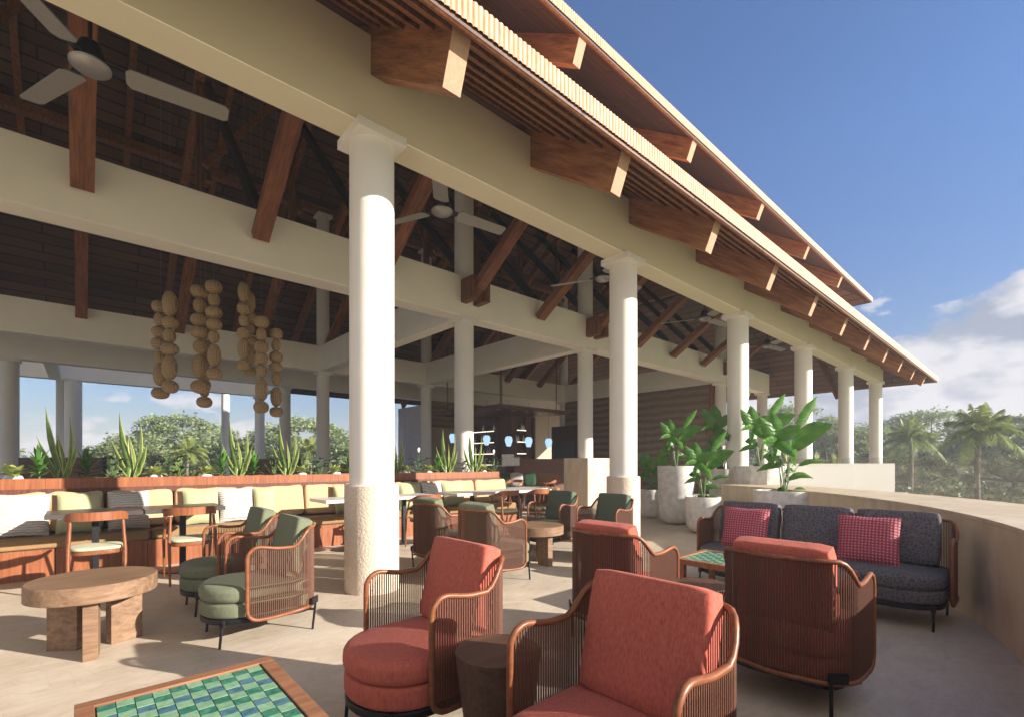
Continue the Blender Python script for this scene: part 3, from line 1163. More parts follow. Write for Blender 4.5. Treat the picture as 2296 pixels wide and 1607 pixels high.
bp = [bottle_bm(0.30, 0.038), bottle_bm(0.26, 0.045), bottle_bm(0.33, 0.034)]
bmats = ['bottle_glass', 'white_pot', 'drum_wood']
bproto = []
BROW = {1.18: 'lowest', 1.65: 'second lowest', 2.13: 'second highest', 2.61: 'highest'}
for z, word in BROW.items():
    for s in range(17):
        kk = random.randrange(3)
        if s < 12:
            p = (13.05 + 0.02, 14.5 + 1.15 + s * 0.148, z + 0.002)
            lab = 'small bottle, %s from the left on the %s shelf of the left bar face' % (ORD[11 - s], word)
            gr = 'bottles on the left face, %s shelf' % word
        else:
            p = (13.05 + 0.28 + (s - 12) * 0.1, 14.53, z + 0.002)
            lab = 'small bottle, %s from the left on the %s shelf of the right bar face' % (ORD[s - 12], word)
            gr = 'bottles on the right face, %s shelf' % word
        if len(bproto) <= kk or bproto[kk] is None:
            while len(bproto) <= kk:
                bproto.append(None)
            bproto[kk] = bp[kk].build('bottle', bmats[kk])
            b = bproto[kk]
        else:
            b = bproto[kk].copy()
            C.objects.link(b)
        b.location = p
        tag(b, lab, 'bottle', gr)
        b.scale = (1, 1, random.uniform(0.85, 1.1))

g = MB()
g.box(11.3, 12.0, 12.9, 17.3, 0, 1.12)
ctr = tag(g.build('bar_counter', 'bar_wood', smooth=0), 'dark bar counter with a thin pale top under the canopy', 'counter')
g = MB()
g.box(11.24, 12.06, 12.84, 17.36, 1.123, 1.165)
g.build('counter_top', 'pale_top', ctr, smooth=0)
bm1 = empty('coffee_machine', (*at(1995, 15.2), 1.166), 0.3, 'white coffee machine on the bar counter', 'machine')
g = MB()
g.box(-0.22, 0.22, -0.2, 0.2, 0, 0.24)
g.box(-0.22, -0.12, -0.2, 0.2, 0.24, 0.36)
g.build('machine_body', 'white_pot', bm1, smooth=0, bevel=0.01)
g = MB()
g.box(-0.10, 0.22, -0.2, 0.2, 0.241, 0.27)
g.build('tray', 'brushed_metal', bm1, smooth=0)

lp = None
LBL = ['first pale blue glass lantern from the left, beside the thick inner column',
       'second pale blue glass lantern from the left, before the wide bottle shelves',
       'middle pale blue glass lantern before the dark green bar panel',
       'fourth pale blue glass lantern from the left, by the narrow bottle shelves',
       'pale blue glass lantern at the right end, before the stone wall']
for i, px in enumerate((1768, 1901, 1987, 2065, 2143)):
    x, y = at(px, (18.9, 17.4, 16.9, 17.2, 18.2)[i])
    z = 1.25 + (1806.6 - 1719 + (8, 0, -4, -7, -11)[i]) * (18.9, 17.4, 16.9, 17.2, 18.2)[i] / 1872.8 - 0.15
    if lp is None:
        lp = empty('pendant_lantern', (x, y, z), 0, LBL[0], 'lantern', 'blue lanterns over the bar')
        g = MB()
        g.lathe([(0.06, -0.02), (0.08, 0.0), (0.13, 0.16), (0.135, 0.24), (0.10, 0.32), (0.06, 0.335)], 16)
        g.build('glass_shade', 'lamp_glass', lp)
        g = MB()
        g.lathe([(0.05, 0.336), (0.03, 0.37), (0.004, 0.38), (0.004, 1.6)], 8)
        g.build('wire', 'black_metal', lp)
    else:
        copy_tree(lp, (x, y, z), 0, LBL[i])

# timber screen, sofa bench and striped pillows to the right of the bar
g = MB()
g.box(0, 3.7, 0, 0.14, 0, 1.40)
scr = g.build('timber_screen', 'bar_wood', smooth=0)
scr.location = (11.3, 12.35, 0)
scr.rotation_euler = (0, 0, R(-14))
tag(scr, 'chest-high dark timber screen behind the striped pillow bench', 'screen')
tvb = empty('media_cabinet', (18.3, 16.4, 0), 0, 'tall dark timber cabinet framing a wall screen right of the bar', 'cabinet')
g = MB()
g.box(-0.25, 0.3, -1.2, 0.6, 0, 3.1)
g.build('cabinet_body', 'bar_wood', tvb, smooth=0)
g = MB()
g.box(-0.275, -0.252, -0.95, 0.3, 1.5, 2.3)
g.build('screen', 'screen', tvb, smooth=0)

ben = empty('lounge_bench', (10.05, 11.2, 0), R(-40), 'brown cushioned bench with a row of green and speckled pillows', 'bench')
g = MB()
g.box(-1.2, 1.5, -0.35, 0.35, 0, 0.38)
g.build('bench_base', 'bar_wood', ben, smooth=0)
g = MB()
g.puff((0.15, 0, 0.44), (2.7, 0.7, 0.14), 6, 10)
g.build('bench_seat', 'tan', ben)
g = MB()
g.puff((0.15, 0.34, 0.72), (2.7, 0.16, 0.46), 6, 8)
g.build('bench_back', 'tan', ben)
pl = [('speckled grey pillow at the left end of the dark bench', 'ripple_white'), ('dark green pillow left of the middle on the dark bench', 'bottle_green'),
      ('speckled grey pillow right of the middle on the dark bench', 'ripple_white'), ('dark green pillow at the right end of the dark bench', 'bottle_green')]
bm_ = ben.matrix_basis.copy()
for i, (lab, mt) in enumerate(pl):
    g = MB()
    g.puff((0, 0, 0), (0.44, 0.16, 0.44), 6, 4)
    o = g.build('pillow', mt)
    o.location = Matrix.Translation((10.05, 11.2, 0)) @ Matrix.Rotation(R(-40), 4, 'Z') @ Vector((-0.62 + 0.40 * i, 0.12, 0.73))
    o.rotation_euler = (R(-14), 0, R(-40))
    tag(o, lab, 'pillow', 'pillows on the dark bench')

# dark booth backs on the far side
for i, (px0, px1, d, zt, lab) in enumerate(((70, 400, 10.4, 1.37, 'long dark booth back beyond the planter at the left edge'),
                                            (483, 520, 12.0, 1.30, 'narrow dark booth end beside the second snake plant'),
                                            (945, 1168, 12.6, 1.36, 'dark booth back beyond the planter near the white column'),
                                            (1320, 1470, 13.4, 1.22, 'low dark booth back directly behind the near column'))):
    a, b = at(px0, d), at(px1, d)
    bo = empty('booth_back', (a[0], a[1], 0), math.atan2(b[1] - a[1], b[0] - a[0]), lab, 'booth', 'dark booths beyond the planter')
    L = math.hypot(b[0] - a[0], b[1] - a[1])
    g = MB()
    g.box(0, L, 0, 0.12, 0, zt)
    g.build('back_panel', 'black_stone', bo, smooth=0, bevel=0.01)
    g = MB()
    g.box(0.04, L - 0.04, -0.012, -0.003, 0.9, zt - 0.06)
    g.build('inset', 'drum_wood', bo, smooth=0)
# ================================================================== CEILING FANS
def make_fan():
    f = empty('ceiling_fan', (0, 0, 0), 0, 'large metal three-blade ceiling fan at the upper left', 'fan', 'ceiling fans under the front bay')
    g = MB()
    g.lathe([(0.02, -0.05), (0.07, -0.046), (0.12, -0.028), (0.15, -0.006), (0.158, 0.006), (0.149, 0.012), (0.158, 0.020), (0.15, 0.028), (0.12, 0.05)], 36)
    g.build('hub', 'brushed_metal', f)
    g = MB()
    g.lathe([(0.11, 0.05), (0.12, 0.10), (0.08, 0.22), (0.05, 0.24)], 24)
    g.build('motor_housing', 'black_metal', f)
    g = MB()
    g.lathe([(0.016, 0.24), (0.016, 1.2)], 10)
    g.build('downrod', 'black_metal', f)
    for k in range(3):
        a = R(-6 + 120 * k)
        mt = Matrix.Rotation(a, 3, 'Z') @ Matrix.Rotation(R(-13), 3, 'X')
        g = MB()
        vs = []
        for z in (-0.006, 0.006):
            for x, y in ((0.26, -0.065), (0.30, -0.11), (1.08, -0.098), (1.12, -0.07), (1.12, 0.07), (1.09, 0.095), (0.30, 0.11), (0.26, 0.065)):
                vs.append(mt @ Vector((x, y, z)) + Vector((0, 0, 0.03)))
        n = 8
        fs = [tuple(range(n - 1, -1, -1)), tuple(range(n, 2 * n))] + [(i, (i + 1) % n, n + (i + 1) % n, n + i) for i in range(n)]
        g.add(vs, fs)
        b = g.build('blade', 'fan_blade', f, smooth=0)
        g = MB()
        vs = []
        for z in (-0.008, 0.008):
            for x, y in ((0.12, -0.05), (0.28, -0.035), (0.28, 0.035), (0.12, 0.05)):
                vs.append(mt @ Vector((x, y, z)) + Vector((0, 0, 0.045)))
        g.add(vs, [(3, 2, 1, 0), (4, 5, 6, 7), (0, 1, 5, 4), (1, 2, 6, 5), (2, 3, 7, 6), (3, 0, 4, 7)])
        g.build('blade_iron', 'black_metal', b, smooth=0)
    return f


fan = make_fan()
FL = ['large metal three-blade ceiling fan at the upper left, closest of the fans',
      'metal three-blade ceiling fan just right of the big white column',
      'metal three-blade ceiling fan half hidden behind the second column cap',
      'metal three-blade ceiling fan between the second and third front columns',
      'small distant ceiling fan left of the fourth front column']
for i, (x, z) in enumerate(((0.07, 4.96), (4.0, 4.97), (7.9, 4.97), (12.25, 5.02), (16.5, 5.0))):
    f = fan if i == 0 else copy_tree(fan)
    f.location = (x, 6.0, z)
    f['label'] = FL[i]

# ================================================================== RATTAN LANTERN STRINGS
S = [
 (1007, 10.7, [(995,478,75,75),(1007,560,70,85),(1000,637,85,70),(995,710,80,75),(1005,795,65,80),(1005,905,75,140),(1007,1020,98,72)]),
 (1066, 10.2, [(1066,462,85,160),(1069,580,92,75),(1063,663,72,88),(1066,745,100,78),(1065,860,85,155),(1070,980,90,80)]),
 (1257, 10.5, [(1255,385,107,82),(1255,475,75,92),(1255,563,107,80),(1257,642,105,82),(1262,730,88,85),(1258,855,90,160),(1258,980,108,85)]),
 (1290, 11.0, [(1300,565,70,70),(1302,640,60,70),(1300,725,60,75),(1295,810,55,90),(1292,900,55,90),(1290,965,60,60),(1283,1018,52,50),(1283,1076,88,70)]),
 (1343, 10.3, [(1343,355,97,80),(1343,437,68,85),(1343,515,95,77),(1345,590,90,72),(1343,668,62,82),(1345,785,75,145),(1345,898,90,75)]),
 (1531, 10.4, [(1530,388,68,130),(1533,493,84,72),(1533,568,62,78),(1533,645,85,70),(1530,745,70,130),(1531,846,84,72)]),
 (1575, 11.1, [(1575,452,55,130),(1580,552,60,65),(1570,620,55,65),(1580,692,55,60),(1575,780,60,130),(1570,882,72,62)]),
 (1641, 10.5, [(1641,575,88,77),(1641,654,62,82),(1641,733,85,77),(1641,802,80,77),(1641,883,60,78),(1641,998,72,140),(1640,1108,90,75)]),
 (1733, 10.8, [(1733,650,80,70),(1733,722,55,75),(1733,795,80,72),(1733,860,78,68),(1733,932,55,80),(1733,1043,66,125),(1735,1138,80,65)])]
SLB = ['leftmost string of woven rattan balls, round one on top', 'second string of rattan balls, topped by a tall pointed one',
       'third string of rattan balls, starting with a wide flat one', 'half hidden rattan ball string ending in a low separate ball',
       'short string of rattan balls hanging highest of the middle cluster', 'string of rattan balls topped by a slim pointed one, right cluster',
       'partly hidden slim rattan ball string in the right cluster', 'long rattan ball string, second from the right',
       'rightmost string of rattan balls, narrow and lowest hanging']
for i, (cx, d, balls) in enumerate(S):
    px = cx * 0.6222
    x, y = at(px, d)
    k = d / 1872.8
    zc = [1.25 + (1806.6 - (900 + b[1] * 0.6222)) * k for b in balls]
    t = empty('rattan_lantern_string', (x, y, zc[-1]), R(-42), SLB[i], 'pendant', 'woven rattan ball pendants')
    g = MB()
    g.lathe([(0.002, 0), (0.002, 9.5 - zc[-1])], 5)
    g.build('wire', 'rope', t)
    for b, z in zip(balls, zc):
        rw, rh = b[2] * 0.6222 * k / 2, b[3] * 0.6222 * k / 2
        prof = []
        pw = 0.85 if rh > rw * 1.3 else 0.75
        for q in range(13):
            a = -math.pi / 2 + math.pi * q / 12
            prof.append((max(0.012, rw * math.cos(a) ** pw if abs(q - 6) < 6 else 0.012), rh * math.sin(a)))
        g = MB()
        g.lathe(prof, 20, ((b[0] - cx) * 0.6222 * k, 0, z - zc[-1]))
        g.build('woven_ball', 'rattan', t, smooth=50)


# ================================================================== ARMCHAIRS AND SOFA
def shell_plan(hw, rear=-0.355, front=0.14, rc=0.18, nside=8, ncor=10, nback=8):
    pts = []
    for i in range(nside):
        pts.append((front + (rear + rc - front) * i / nside, -hw))
    for i in range(ncor):
        a = R(-90) - R(90) * i / ncor
        pts.append((rear + rc + rc * math.cos(a), -hw + rc + rc * math.sin(a)))
    w = 2 * (hw - rc)
    for i in range(nback):
        t = i / nback
        pts.append((rear - 0.03 * math.sin(math.pi * t), -hw + rc + w * t))
    for i in range(ncor):
        a = R(180) - R(90) * i / ncor
        pts.append((rear + rc + rc * math.cos(a), hw - rc + rc * math.sin(a)))
    for i in range(nside + 1):
        pts.append((rear + rc + (front - rear - rc) * i / nside, hw))
    return pts


def resample(pts, step):
    out, acc = [pts[0]], 0.0
    for a, b in zip(pts, pts[1:]):
        L = math.hypot(b[0] - a[0], b[1] - a[1])
        while acc + L >= step:
            t = (step - acc) / L
            a = (a[0] + (b[0] - a[0]) * t, a[1] + (b[1] - a[1]) * t)
            out.append(a)
            L = math.hypot(b[0] - a[0], b[1] - a[1])
            acc = 0.0
        acc += L
    out.append(pts[-1])
    return out


def smooth01(t):
    t = max(0.0, min(1.0, t))
    return t * t * (3 - 2 * t)


def rail_z(x, y, hw):
    """top rail: arm, dip, then a sweep up to the back"""
    side = abs(y) > hw - 0.10
    s = smooth01((-0.155 - x) / 0.15)
    arm = 0.648 + 0.022 * smooth01((x + 0.08) / 0.16)
    return arm + (0.775 - arm) * s


def make_seat_unit(name, hw, fab, lab, cat, group, cushions):
    t = empty(name, (0, 0, 0), 0, lab, cat, group)
    plan = resample(shell_plan(hw), 0.03)
    lo = 0.17
    rc = 0.075
    top, n = [], len(plan)
    x_front = plan[0][0]
    # closed loop: up the right front post, round the top rail, down the left front post, back along the bottom rail
    loop = []

    def corner(sgn, y):
        q = []
        for i in range(6):
            a = R(90) * i / 5
            q.append((x_front - rc + rc * math.cos(a), y, 0.67 - rc + rc * math.sin(a)))
        return q
    for i in range(6):
        a = R(-90) + R(90) * i / 5
        loop.append((x_front - rc + rc * math.cos(a), -hw, lo + rc + rc * math.sin(a)))
    loop.append((x_front, -hw, 0.42))
    loop += corner(-1, -hw)
    for x, y in plan:
        if (abs(y) >= hw - 0.001 and x > x_front - rc - 0.01):
            continue
        loop.append((x, y, rail_z(x, y, hw)))
    loop += corner(1, hw)[::-1]
    loop.append((x_front, hw, 0.42))
    for i in range(6):
        a = R(0) - R(90) * i / 5
        loop.append((x_front - rc + rc * math.cos(a), hw, lo + rc + rc * math.sin(a)))
    for x, y in plan[::-1]:
        if (abs(y) >= hw - 0.001 and x > x_front - rc - 0.01):
            continue
        loop.append((x, y, lo + 0.02 * smooth01((0 - x) / 0.3)))
    g = MB()
    g.tube(loop, 0.0128, 10, closed=True)
    g.build('bent_frame', 'rail_wood', t, smooth=60)
    # cords
    g = MB()
    cp = resample(shell_plan(hw), 0.0130)
    for i, (x, y) in enumerate(cp):
        z1 = rail_z(x, y, hw)
        z0 = lo + 0.02 * smooth01((0 - x) / 0.3)
        dx = x - (x_front - rc)
        if dx > 0:
            dz = rc - math.sqrt(max(0.0, rc * rc - dx * dx))
            z1, z0 = 0.67 - dz, lo + dz
        if z1 - z0 < 0.05:
            continue
        w = 0.0027
        g.box(x - w, x + w, y - w, y + w, z0, z1)
    g.build('cord_weave', 'cord', t, smooth=0)
    # seat outline: straight at the back, round at the front
    def outline(dw, df):
        o = []
        w = hw - 0.035 - dw
        rf = min(w, 0.29)
        fx = 0.365 - df
        for i in range(17):
            a = R(-90) + R(180) * i / 16
            yy = rf * math.sin(a)
            yy = yy + (w - rf) * (1 if yy > 0 else -1 if yy < 0 else 0)
            o.append((fx - rf * 0.86 + rf * 0.86 * math.cos(a), yy))
        for i in range(6):
            a = R(90) + R(90) * i / 5
            o.append((-0.21 + 0.13 * math.cos(a), w - 0.13 + 0.13 * math.sin(a)))
        for i in range(6):
            a = R(180) + R(90) * i / 5
            o.append((-0.21 + 0.13 * math.cos(a), -w + 0.13 + 0.13 * math.sin(a)))
        return o
    g = MB()
    g.pad(outline(0.006, 0.006), 0.15, 0.188, 0.004)
    g.build('base_ring', 'black_metal', t)
    g = MB()
    g.pad(outline(0.002, 0.002), 0.19, 0.292, 0.022)
    g.build('lower_cushion', fab, t, smooth=60)
    g = MB()
    g.pad(outline(-0.004, -0.004), 0.290, 0.405, 0.045, 0.022, 6)
    g.build('seat_cushion', fab, t, smooth=60)
    for yc, w in cushions:
        g = MB()
        tilt = Matrix.Rotation(R(-14), 3, 'Y')
        g.puff((-0.226, yc, 0.622), (0.115, w, 0.44), 10, 17, tilt, 0.08)
        g.build('back_cushion', fab, t, smooth=60)
    for sx in (1, -1):
        for sy in (1, -1):
            g = MB()
            yy = sy * (hw - 0.09)
            if sx > 0:
                g.tube([(0.27, yy, 0.17), (0.285, yy, 0.0)], 0.009, 8)
                g.cbox((0.27, yy, 0.165), (0.03, 0.03, 0.05))
            else:
                g.tube([(-0.30, yy, 0.30), (-0.34, yy, 0.20), (-0.31, yy, 0.0)] if False else [(-0.345, sy * (hw - 0.07), 0.24), (-0.32, sy * (hw - 0.075), 0.0)], 0.009, 8)
                a = R(-45) if sy > 0 else R(45)
                g.cbox((-0.325, sy * (hw - 0.045), 0.225), (0.012, 0.09, 0.05), a)
                g.bar((-0.34, sy * (hw - 0.07), 0.15), (-0.2, sy * (hw - 0.12), 0.16), 0.014, 0.014)
            g.build('leg', 'black_metal', t, smooth=40)
    return t


red = make_seat_unit('lounge_armchair', 0.315, 'coral', 'coral red cord armchair beside the near column, facing left', 'armchair', 'coral armchairs on the terrace', [(0, 0.475)])
grn = make_seat_unit('lounge_armchair', 0.315, 'olive', 'olive cord armchair at the round wooden table, closer of the left pair', 'armchair', 'green armchairs at the round tables', [(0, 0.475)])
RED = [((1.25, 2.06), 180, 'coral armchair facing left beside the dark drum table, its seat fully in view'),
       ((1.26, 0.94), 180, 'coral armchair closest to us, large square back cushion, seat cut off below'),
       ((2.96, 2.03), 0, 'coral armchair seen from behind at the far end of the green tiled table'),
       ((3.0, 0.925), 0, 'coral armchair seen from behind in front of the dark patterned sofa')]
GRN = [((0.98, 3.93), 180, 'olive armchair nearer us of the pair facing the left round table'),
       ((0.98, 4.84), 180, 'olive armchair farther of the pair facing the left round table, half hidden'),
       ((3.30, 3.92), 0, 'olive armchair seen from behind, right one of the pair past the near column'),
       ((3.30, 4.84), 0, 'olive armchair seen from behind, left one of the pair past the near column'),
       ((5.06, 4.80), 180, 'dark green armchair facing us left of the stone plinth'),
       ((5.06, 3.86), 180, 'dark green armchair facing us in front of the second front column')]
for i, ((x, y), a, lab) in enumerate(RED):
    o = red if i == 0 else copy_tree(red)
    o.location = (x, y, 0)
    o.rotation_euler = (0, 0, R(a))
    o['label'] = lab
for i, ((x, y), a, lab) in enumerate(GRN):
    o = grn if i == 0 else copy_tree(grn)
    o.location = (x, y, 0)
    o.rotation_euler = (0, 0, R(a))
    o['label'] = lab
    if i > 3:
        for ch in o.children:
            if 'cushion' in ch.name:
                ch.data = ch.data.copy()
                ch.data.materials[0] = M['deep_green']

sofa = make_seat_unit('patterned_sofa', 0.99, 'trellis_grey', 'dark slate three-seat sofa with light trellis pattern by the curved wall', 'sofa', None,
                      [(0.60, 0.57), (0.0, 0.57), (-0.61, 0.57)])
sofa.location = (4.97, 1.45, 0)
sofa.rotation_euler = (0, 0, R(180))
for (x, y, lab) in ((4.98, 2.02, 'raspberry woven square pillow at the left end of the dark sofa'), (4.94, 1.0, 'raspberry woven square pillow at the right end of the dark sofa')):
    o = pillow_mb(0.44, 0.42, 0.075, True).build('pillow', 'magenta_weave', smooth=70)
    o.location = (x, y, 0.60)
    o.rotation_euler = (0, R(18), R(4))
    tag(o, lab, 'pillow', 'raspberry pillows on the sofa')


# ================================================================== TABLES
def drum(loc, lab):
    t = empty('drum_side_table', (*loc, 0), 0, lab, 'side table', 'tapered dark wood drum tables')
    g = MB()
    g.lathe([(0.115, 0.0), (0.135, 0.12), (0.165, 0.34), (0.180, 0.468), (0.178, 0.472)], 48)
    g.build('table_body', 'drum_wood', t)
    return t


dt = drum((1.30, 1.53), 'dark wood drum side table between the two front coral armchairs')
copy_tree(dt, (2.97, 1.48, 0), R(40), 'dark wood drum side table between the coral armchairs seen from behind')


def round_table(loc, lab):
    t = empty('round_table', (*loc, 0), 0, lab, 'table', 'thick round wooden tables')
    g = MB()
    g.lathe([(0.335, 0.37), (0.345, 0.375), (0.345, 0.475), (0.34, 0.48)], 64)
    g.build('table_top', 'table_wood', t)
    for a in (-95, 22, 143):
        g = MB()
        m = Matrix.Rotation(R(a), 3, 'Z')
        q = m @ Vector((0.175, 0, 0))
        g.cbox((q.x, q.y, 0.184), (0.19, 0.075, 0.368), mat=m)
        g.build('leg', 'table_wood', t, smooth=0, bevel=0.003)
    return t


rt = round_table((0.07, 4.30), 'thick round wooden table with slab legs at the left edge of the terrace')
copy_tree(rt, (4.24, 4.26, 0), 0, 'thick round wooden table between the green armchairs past the near column')


def tile_table(cx, cy, lab):
    t = empty('tiled_table', (cx, cy, 0), 0, lab, 'table', 'green tiled coffee tables')
    LX, LY, fr = 0.60, 1.20, 0.05
    g = MB()
    z0, z1 = 0.405, 0.45
    g.box(-LX / 2, LX / 2, -LY / 2, -LY / 2 + fr, z0, z1)
    g.box(-LX / 2, LX / 2, LY / 2 - fr, LY / 2, z0, z1)
    g.box(-LX / 2, -LX / 2 + fr, -LY / 2 + fr, LY / 2 - fr, z0, z1)
    g.box(LX / 2 - fr, LX / 2, -LY / 2 + fr, LY / 2 - fr, z0, z1)
    g.build('top_frame', 'frame_wood', t, smooth=0, bevel=0.002)
    g = MB()
    g.box(-LX / 2 + fr, LX / 2 - fr, -LY / 2 + fr, LY / 2 - fr, 0.41, 0.437)
    g.build('grout_bed', 'black_stone', t, smooth=0)
    g = MB()
    nx, ny = 10, 22
    w, h = (LX - 2 * fr - 0.008) / nx, (LY - 2 * fr - 0.008) / ny
    for i in range(nx):
        for j in range(ny):
            x0 = -LX / 2 + fr + 0.004 + i * w
            y0 = -LY / 2 + fr + 0.004 + j * h
            if (i + j) % 2 == 0:
                g.cur = 0
            else:
                g.cur = 1 if j % 4 in (0, 1) else 2
            e = 0.0012
            g.box(x0 + e, x0 + w - e, y0 + e, y0 + h - e, 0.438, 0.4445 + random.uniform(-0.0006, 0.0006))
    g.build('tile_inlay', ['tile_light', 'tile_green', 'tile_blue'], t, smooth=0)
    for sx in (-1, 1):
        for sy in (-1, 1):
            g = MB()
            g.cbox((sx * (LX / 2 - 0.035), sy * (LY / 2 - 0.09), 0.2025), (0.045, 0.045, 0.403))
            g.build('leg', 'frame_wood', t, smooth=0, bevel=0.002)
    for sy in (-1, 1):
        g = MB()
        g.cbox((0, sy * (LY / 2 - 0.09), 0.022), (LX - 0.12, 0.04, 0.044))
        g.build('stretcher', 'frame_wood', t, smooth=0, bevel=0.002)
    return t


tt = tile_table(0.285, 1.55, 'green and blue checked tile table in a wooden frame, bottom left corner')
copy_tree(tt, (4.02, 1.52, 0), 0, 'green and blue checked tile table in front of the dark sofa')


# ================================================================== DINING
def make_dining_chair():
    t = empty('dining_chair', (0, 0, 0), 0, '', 'chair', 'curved back dining chairs along the banquette')
    g = MB()
    out = []
    for i in range(24):
        a = 2 * math.pi * i / 24
        c, s = math.cos(a), math.sin(a)
        out.append((0.205 * math.copysign(abs(c) ** 0.6, c), 0.20 * math.copysign(abs(s) ** 0.6, s)))
    g.pad(out, 0.425, 0.455, 0.014, 0.008)
    g.build('seat', 'sage_seat', t, smooth=50)
    g = MB()
    g.pad([(x * 0.95, y * 0.95) for x, y in out], 0.385, 0.424, 0.006)
    g.build('seat_frame', 'rail_wood', t)
    n = 28
    vs, fs = [], []
    for i in range(n + 1):
        s = -1 + 2 * i / n
        a = s * R(118)
        x = -0.02 - 0.215 * math.cos(a)
        y = 0.225 * math.sin(a) * (1.0 if abs(s) < 0.7 else 1.0)
        if abs(s) > 0.76:
            x += (abs(s) - 0.76) * 0.35
        q = 1 - abs(s)
        zt = 0.705 + 0.085 * smooth01(q * 1.6)
        hh = 0.022 + 0.058 * smooth01(q * 1.7)
        nx, ny = -math.cos(a), math.sin(a)
        for (o, z) in ((0.012, zt), (-0.010, zt), (-0.010, zt - hh), (0.012, zt - hh)):
            vs.append((x + nx * o, y + ny * o, z))
    for i in range(n):
        for k in range(4):
            l = (k + 1) % 4
            fs.append((i * 4 + k, i * 4 + l, i * 4 + 4 + l, i * 4 + 4 + k))
    fs += [(0, 1, 2, 3), (n * 4 + 3, n * 4 + 2, n * 4 + 1, n * 4)]
    g = MB()
    g.add(vs, fs)
    g.build('back_rail', 'red_wood', t, smooth=50)
    for sy in (-1, 1):
        g = MB()
        g.tube([(0.20, sy * 0.205, 0), (0.165, sy * 0.215, 0.42), (0.10, sy * 0.205, 0.66), (0.07, sy * 0.20, 0.70)], 0.013, 8, rr=[0.010, 0.015, 0.013, 0.012])
        g.build('leg', 'rail_wood', t, smooth=60)
        g = MB()
        g.tube([(-0.24, sy * 0.205, 0), (-0.175, sy * 0.205, 0.42), (-0.14, sy * 0.19, 0.70)], 0.013, 8, rr=[0.010, 0.016, 0.013])
        g.build('leg', 'rail_wood', t, smooth=60)
    return t


DC = [(0.12, 6.16, 90, 'curved back dining chair facing the left dark table top'),
      (0.88, 6.16, 90, 'curved back dining chair facing the right dark table top, beside the olive armchairs'),
      (3.02, 6.16, 90, 'curved back dining chair mostly hidden behind the near column'),
      (3.80, 6.16, 90, 'curved back dining chair left of the olive armchairs seen from behind'),
      (5.38, 6.16, 90, 'curved back dining chair, left one at the long pale table'),
      (6.14, 6.16, 90, 'curved back dining chair, right one at the long pale table'),
      (8.9, 9.8, 200, 'dining chair in the shade by the dark bench, seen side on'),
      (9.6, 9.2, 150, 'dining chair in the shade just left of the stone plinth')]
ch0 = make_dining_chair()
for i, (x, y, a, lab) in enumerate(DC):
    o = ch0 if i == 0 else copy_tree(ch0)
    o.location = (x, y, 0)
    o.rotation_euler = (0, 0, R(a))
    o['label'] = lab


def pedestal_table(x0, x1, y0, y1, mat, lab, grp, zt=0.745):
    cx, cy = (x0 + x1) / 2, (y0 + y1) / 2
    t = empty('pedestal_table', (cx, cy, 0), 0, lab, 'table', grp)
    g = MB()
    g.box(x0 - cx, x1 - cx, y0 - cy, y1 - cy, zt - 0.045, zt)
    g.build('table_top', mat, t, smooth=0, bevel=0.003)
    g = MB()
    g.box(-0.03, 0.03, -0.03, 0.03, 0.03, zt - 0.046)
    g.build('post', 'black_metal', t, smooth=0, bevel=0.003)
    g = MB()
    g.lathe([(0.23, 0.0), (0.23, 0.012), (0.05, 0.03)], 32)
    g.build('base_plate', 'black_metal', t)
    return t


pedestal_table(-0.26, 0.50, 6.45, 7.08, 'dark_top', 'dark square pedestal table by the banquette, left of a joined pair', 'tables along the banquette')
pedestal_table(0.515, 1.27, 6.45, 7.08, 'dark_top', 'dark square pedestal table by the banquette, right of a joined pair', 'tables along the banquette')
pedestal_table(2.45, 3.33, 6.45, 7.08, 'pale_top', 'pale table top poking out left of the near column', 'tables along the banquette')
pedestal_table(3.35, 4.24, 6.45, 7.08, 'pale_top', 'pale table top poking out right of the near column', 'tables along the banquette')
pedestal_table(4.60, 5.72, 6.45, 7.12, 'pale_top', 'long pale pedestal table at the right end of the banquette, left half', 'tables along the banquette')
pedestal_table(5.735, 6.85, 6.45, 7.12, 'pale_top', 'long pale pedestal table at the right end of the banquette, right half', 'tables along the banquette')
pedestal_table(8.2, 9.1, 8.7, 9.6, 'pale_top', 'pale low table in the shade before the dark bench', 'tables in the bar lounge', 0.6)

# ================================================================== BANQUETTE AND PLANTER
BX0, BX1 = -2.6, 6.62
bq = empty('banquette', (2.0, 7.5, 0), 0, 'long built-in banquette of red wood panels with tan seat pads', 'banquette')
x = BX0
i = 0
while x < BX1 - 0.01:
    w = min(0.80, BX1 - x)
    g = MB()
    g.box(x + 0.002 - 2, x + w - 0.002 - 2, -0.28 + 0.001 * (i % 2), 0.22, 0.0, 0.325)
    g.build('front_panel', 'red_wood', bq, smooth=0, bevel=0.002)
    x += w
    i += 1
x, i = BX0, 0
while x < BX1 - 0.01:
    w = min(1.62, BX1 - x)
    g = MB()
    g.puff((x + w / 2 - 2, -0.05, 0.388), (w - 0.006, 0.53, 0.122), 10, 14)
    g.build('seat_pad', 'tan', bq, smooth=50)
    x += w
g = MB()
g.box(BX0 - 2, BX1 - 2, 0.222, 0.25, 0.0, 0.95)
g.build('back_board', 'bar_wood', bq, smooth=0)
pb = empty('planter_box', (2.0, 8.0, 0), 0, 'long red wood planter box full of plants behind the banquette', 'planter')
x = BX0
i = 0
while x < BX1 - 0.01:
    w = min(2.3, BX1 - x)
    g = MB()
    g.box(x + 0.001 - 2, x + w - 0.001 - 2, -0.245, -0.215, 0.60, 1.07 - 0.0005 * (i % 2))
    g.build('front_panel', 'red_wood', pb, smooth=0)
    x += w
    i += 1
g = MB()
g.box(BX0 - 2, BX1 - 2, 0.22, 0.25, 0.0, 1.068)
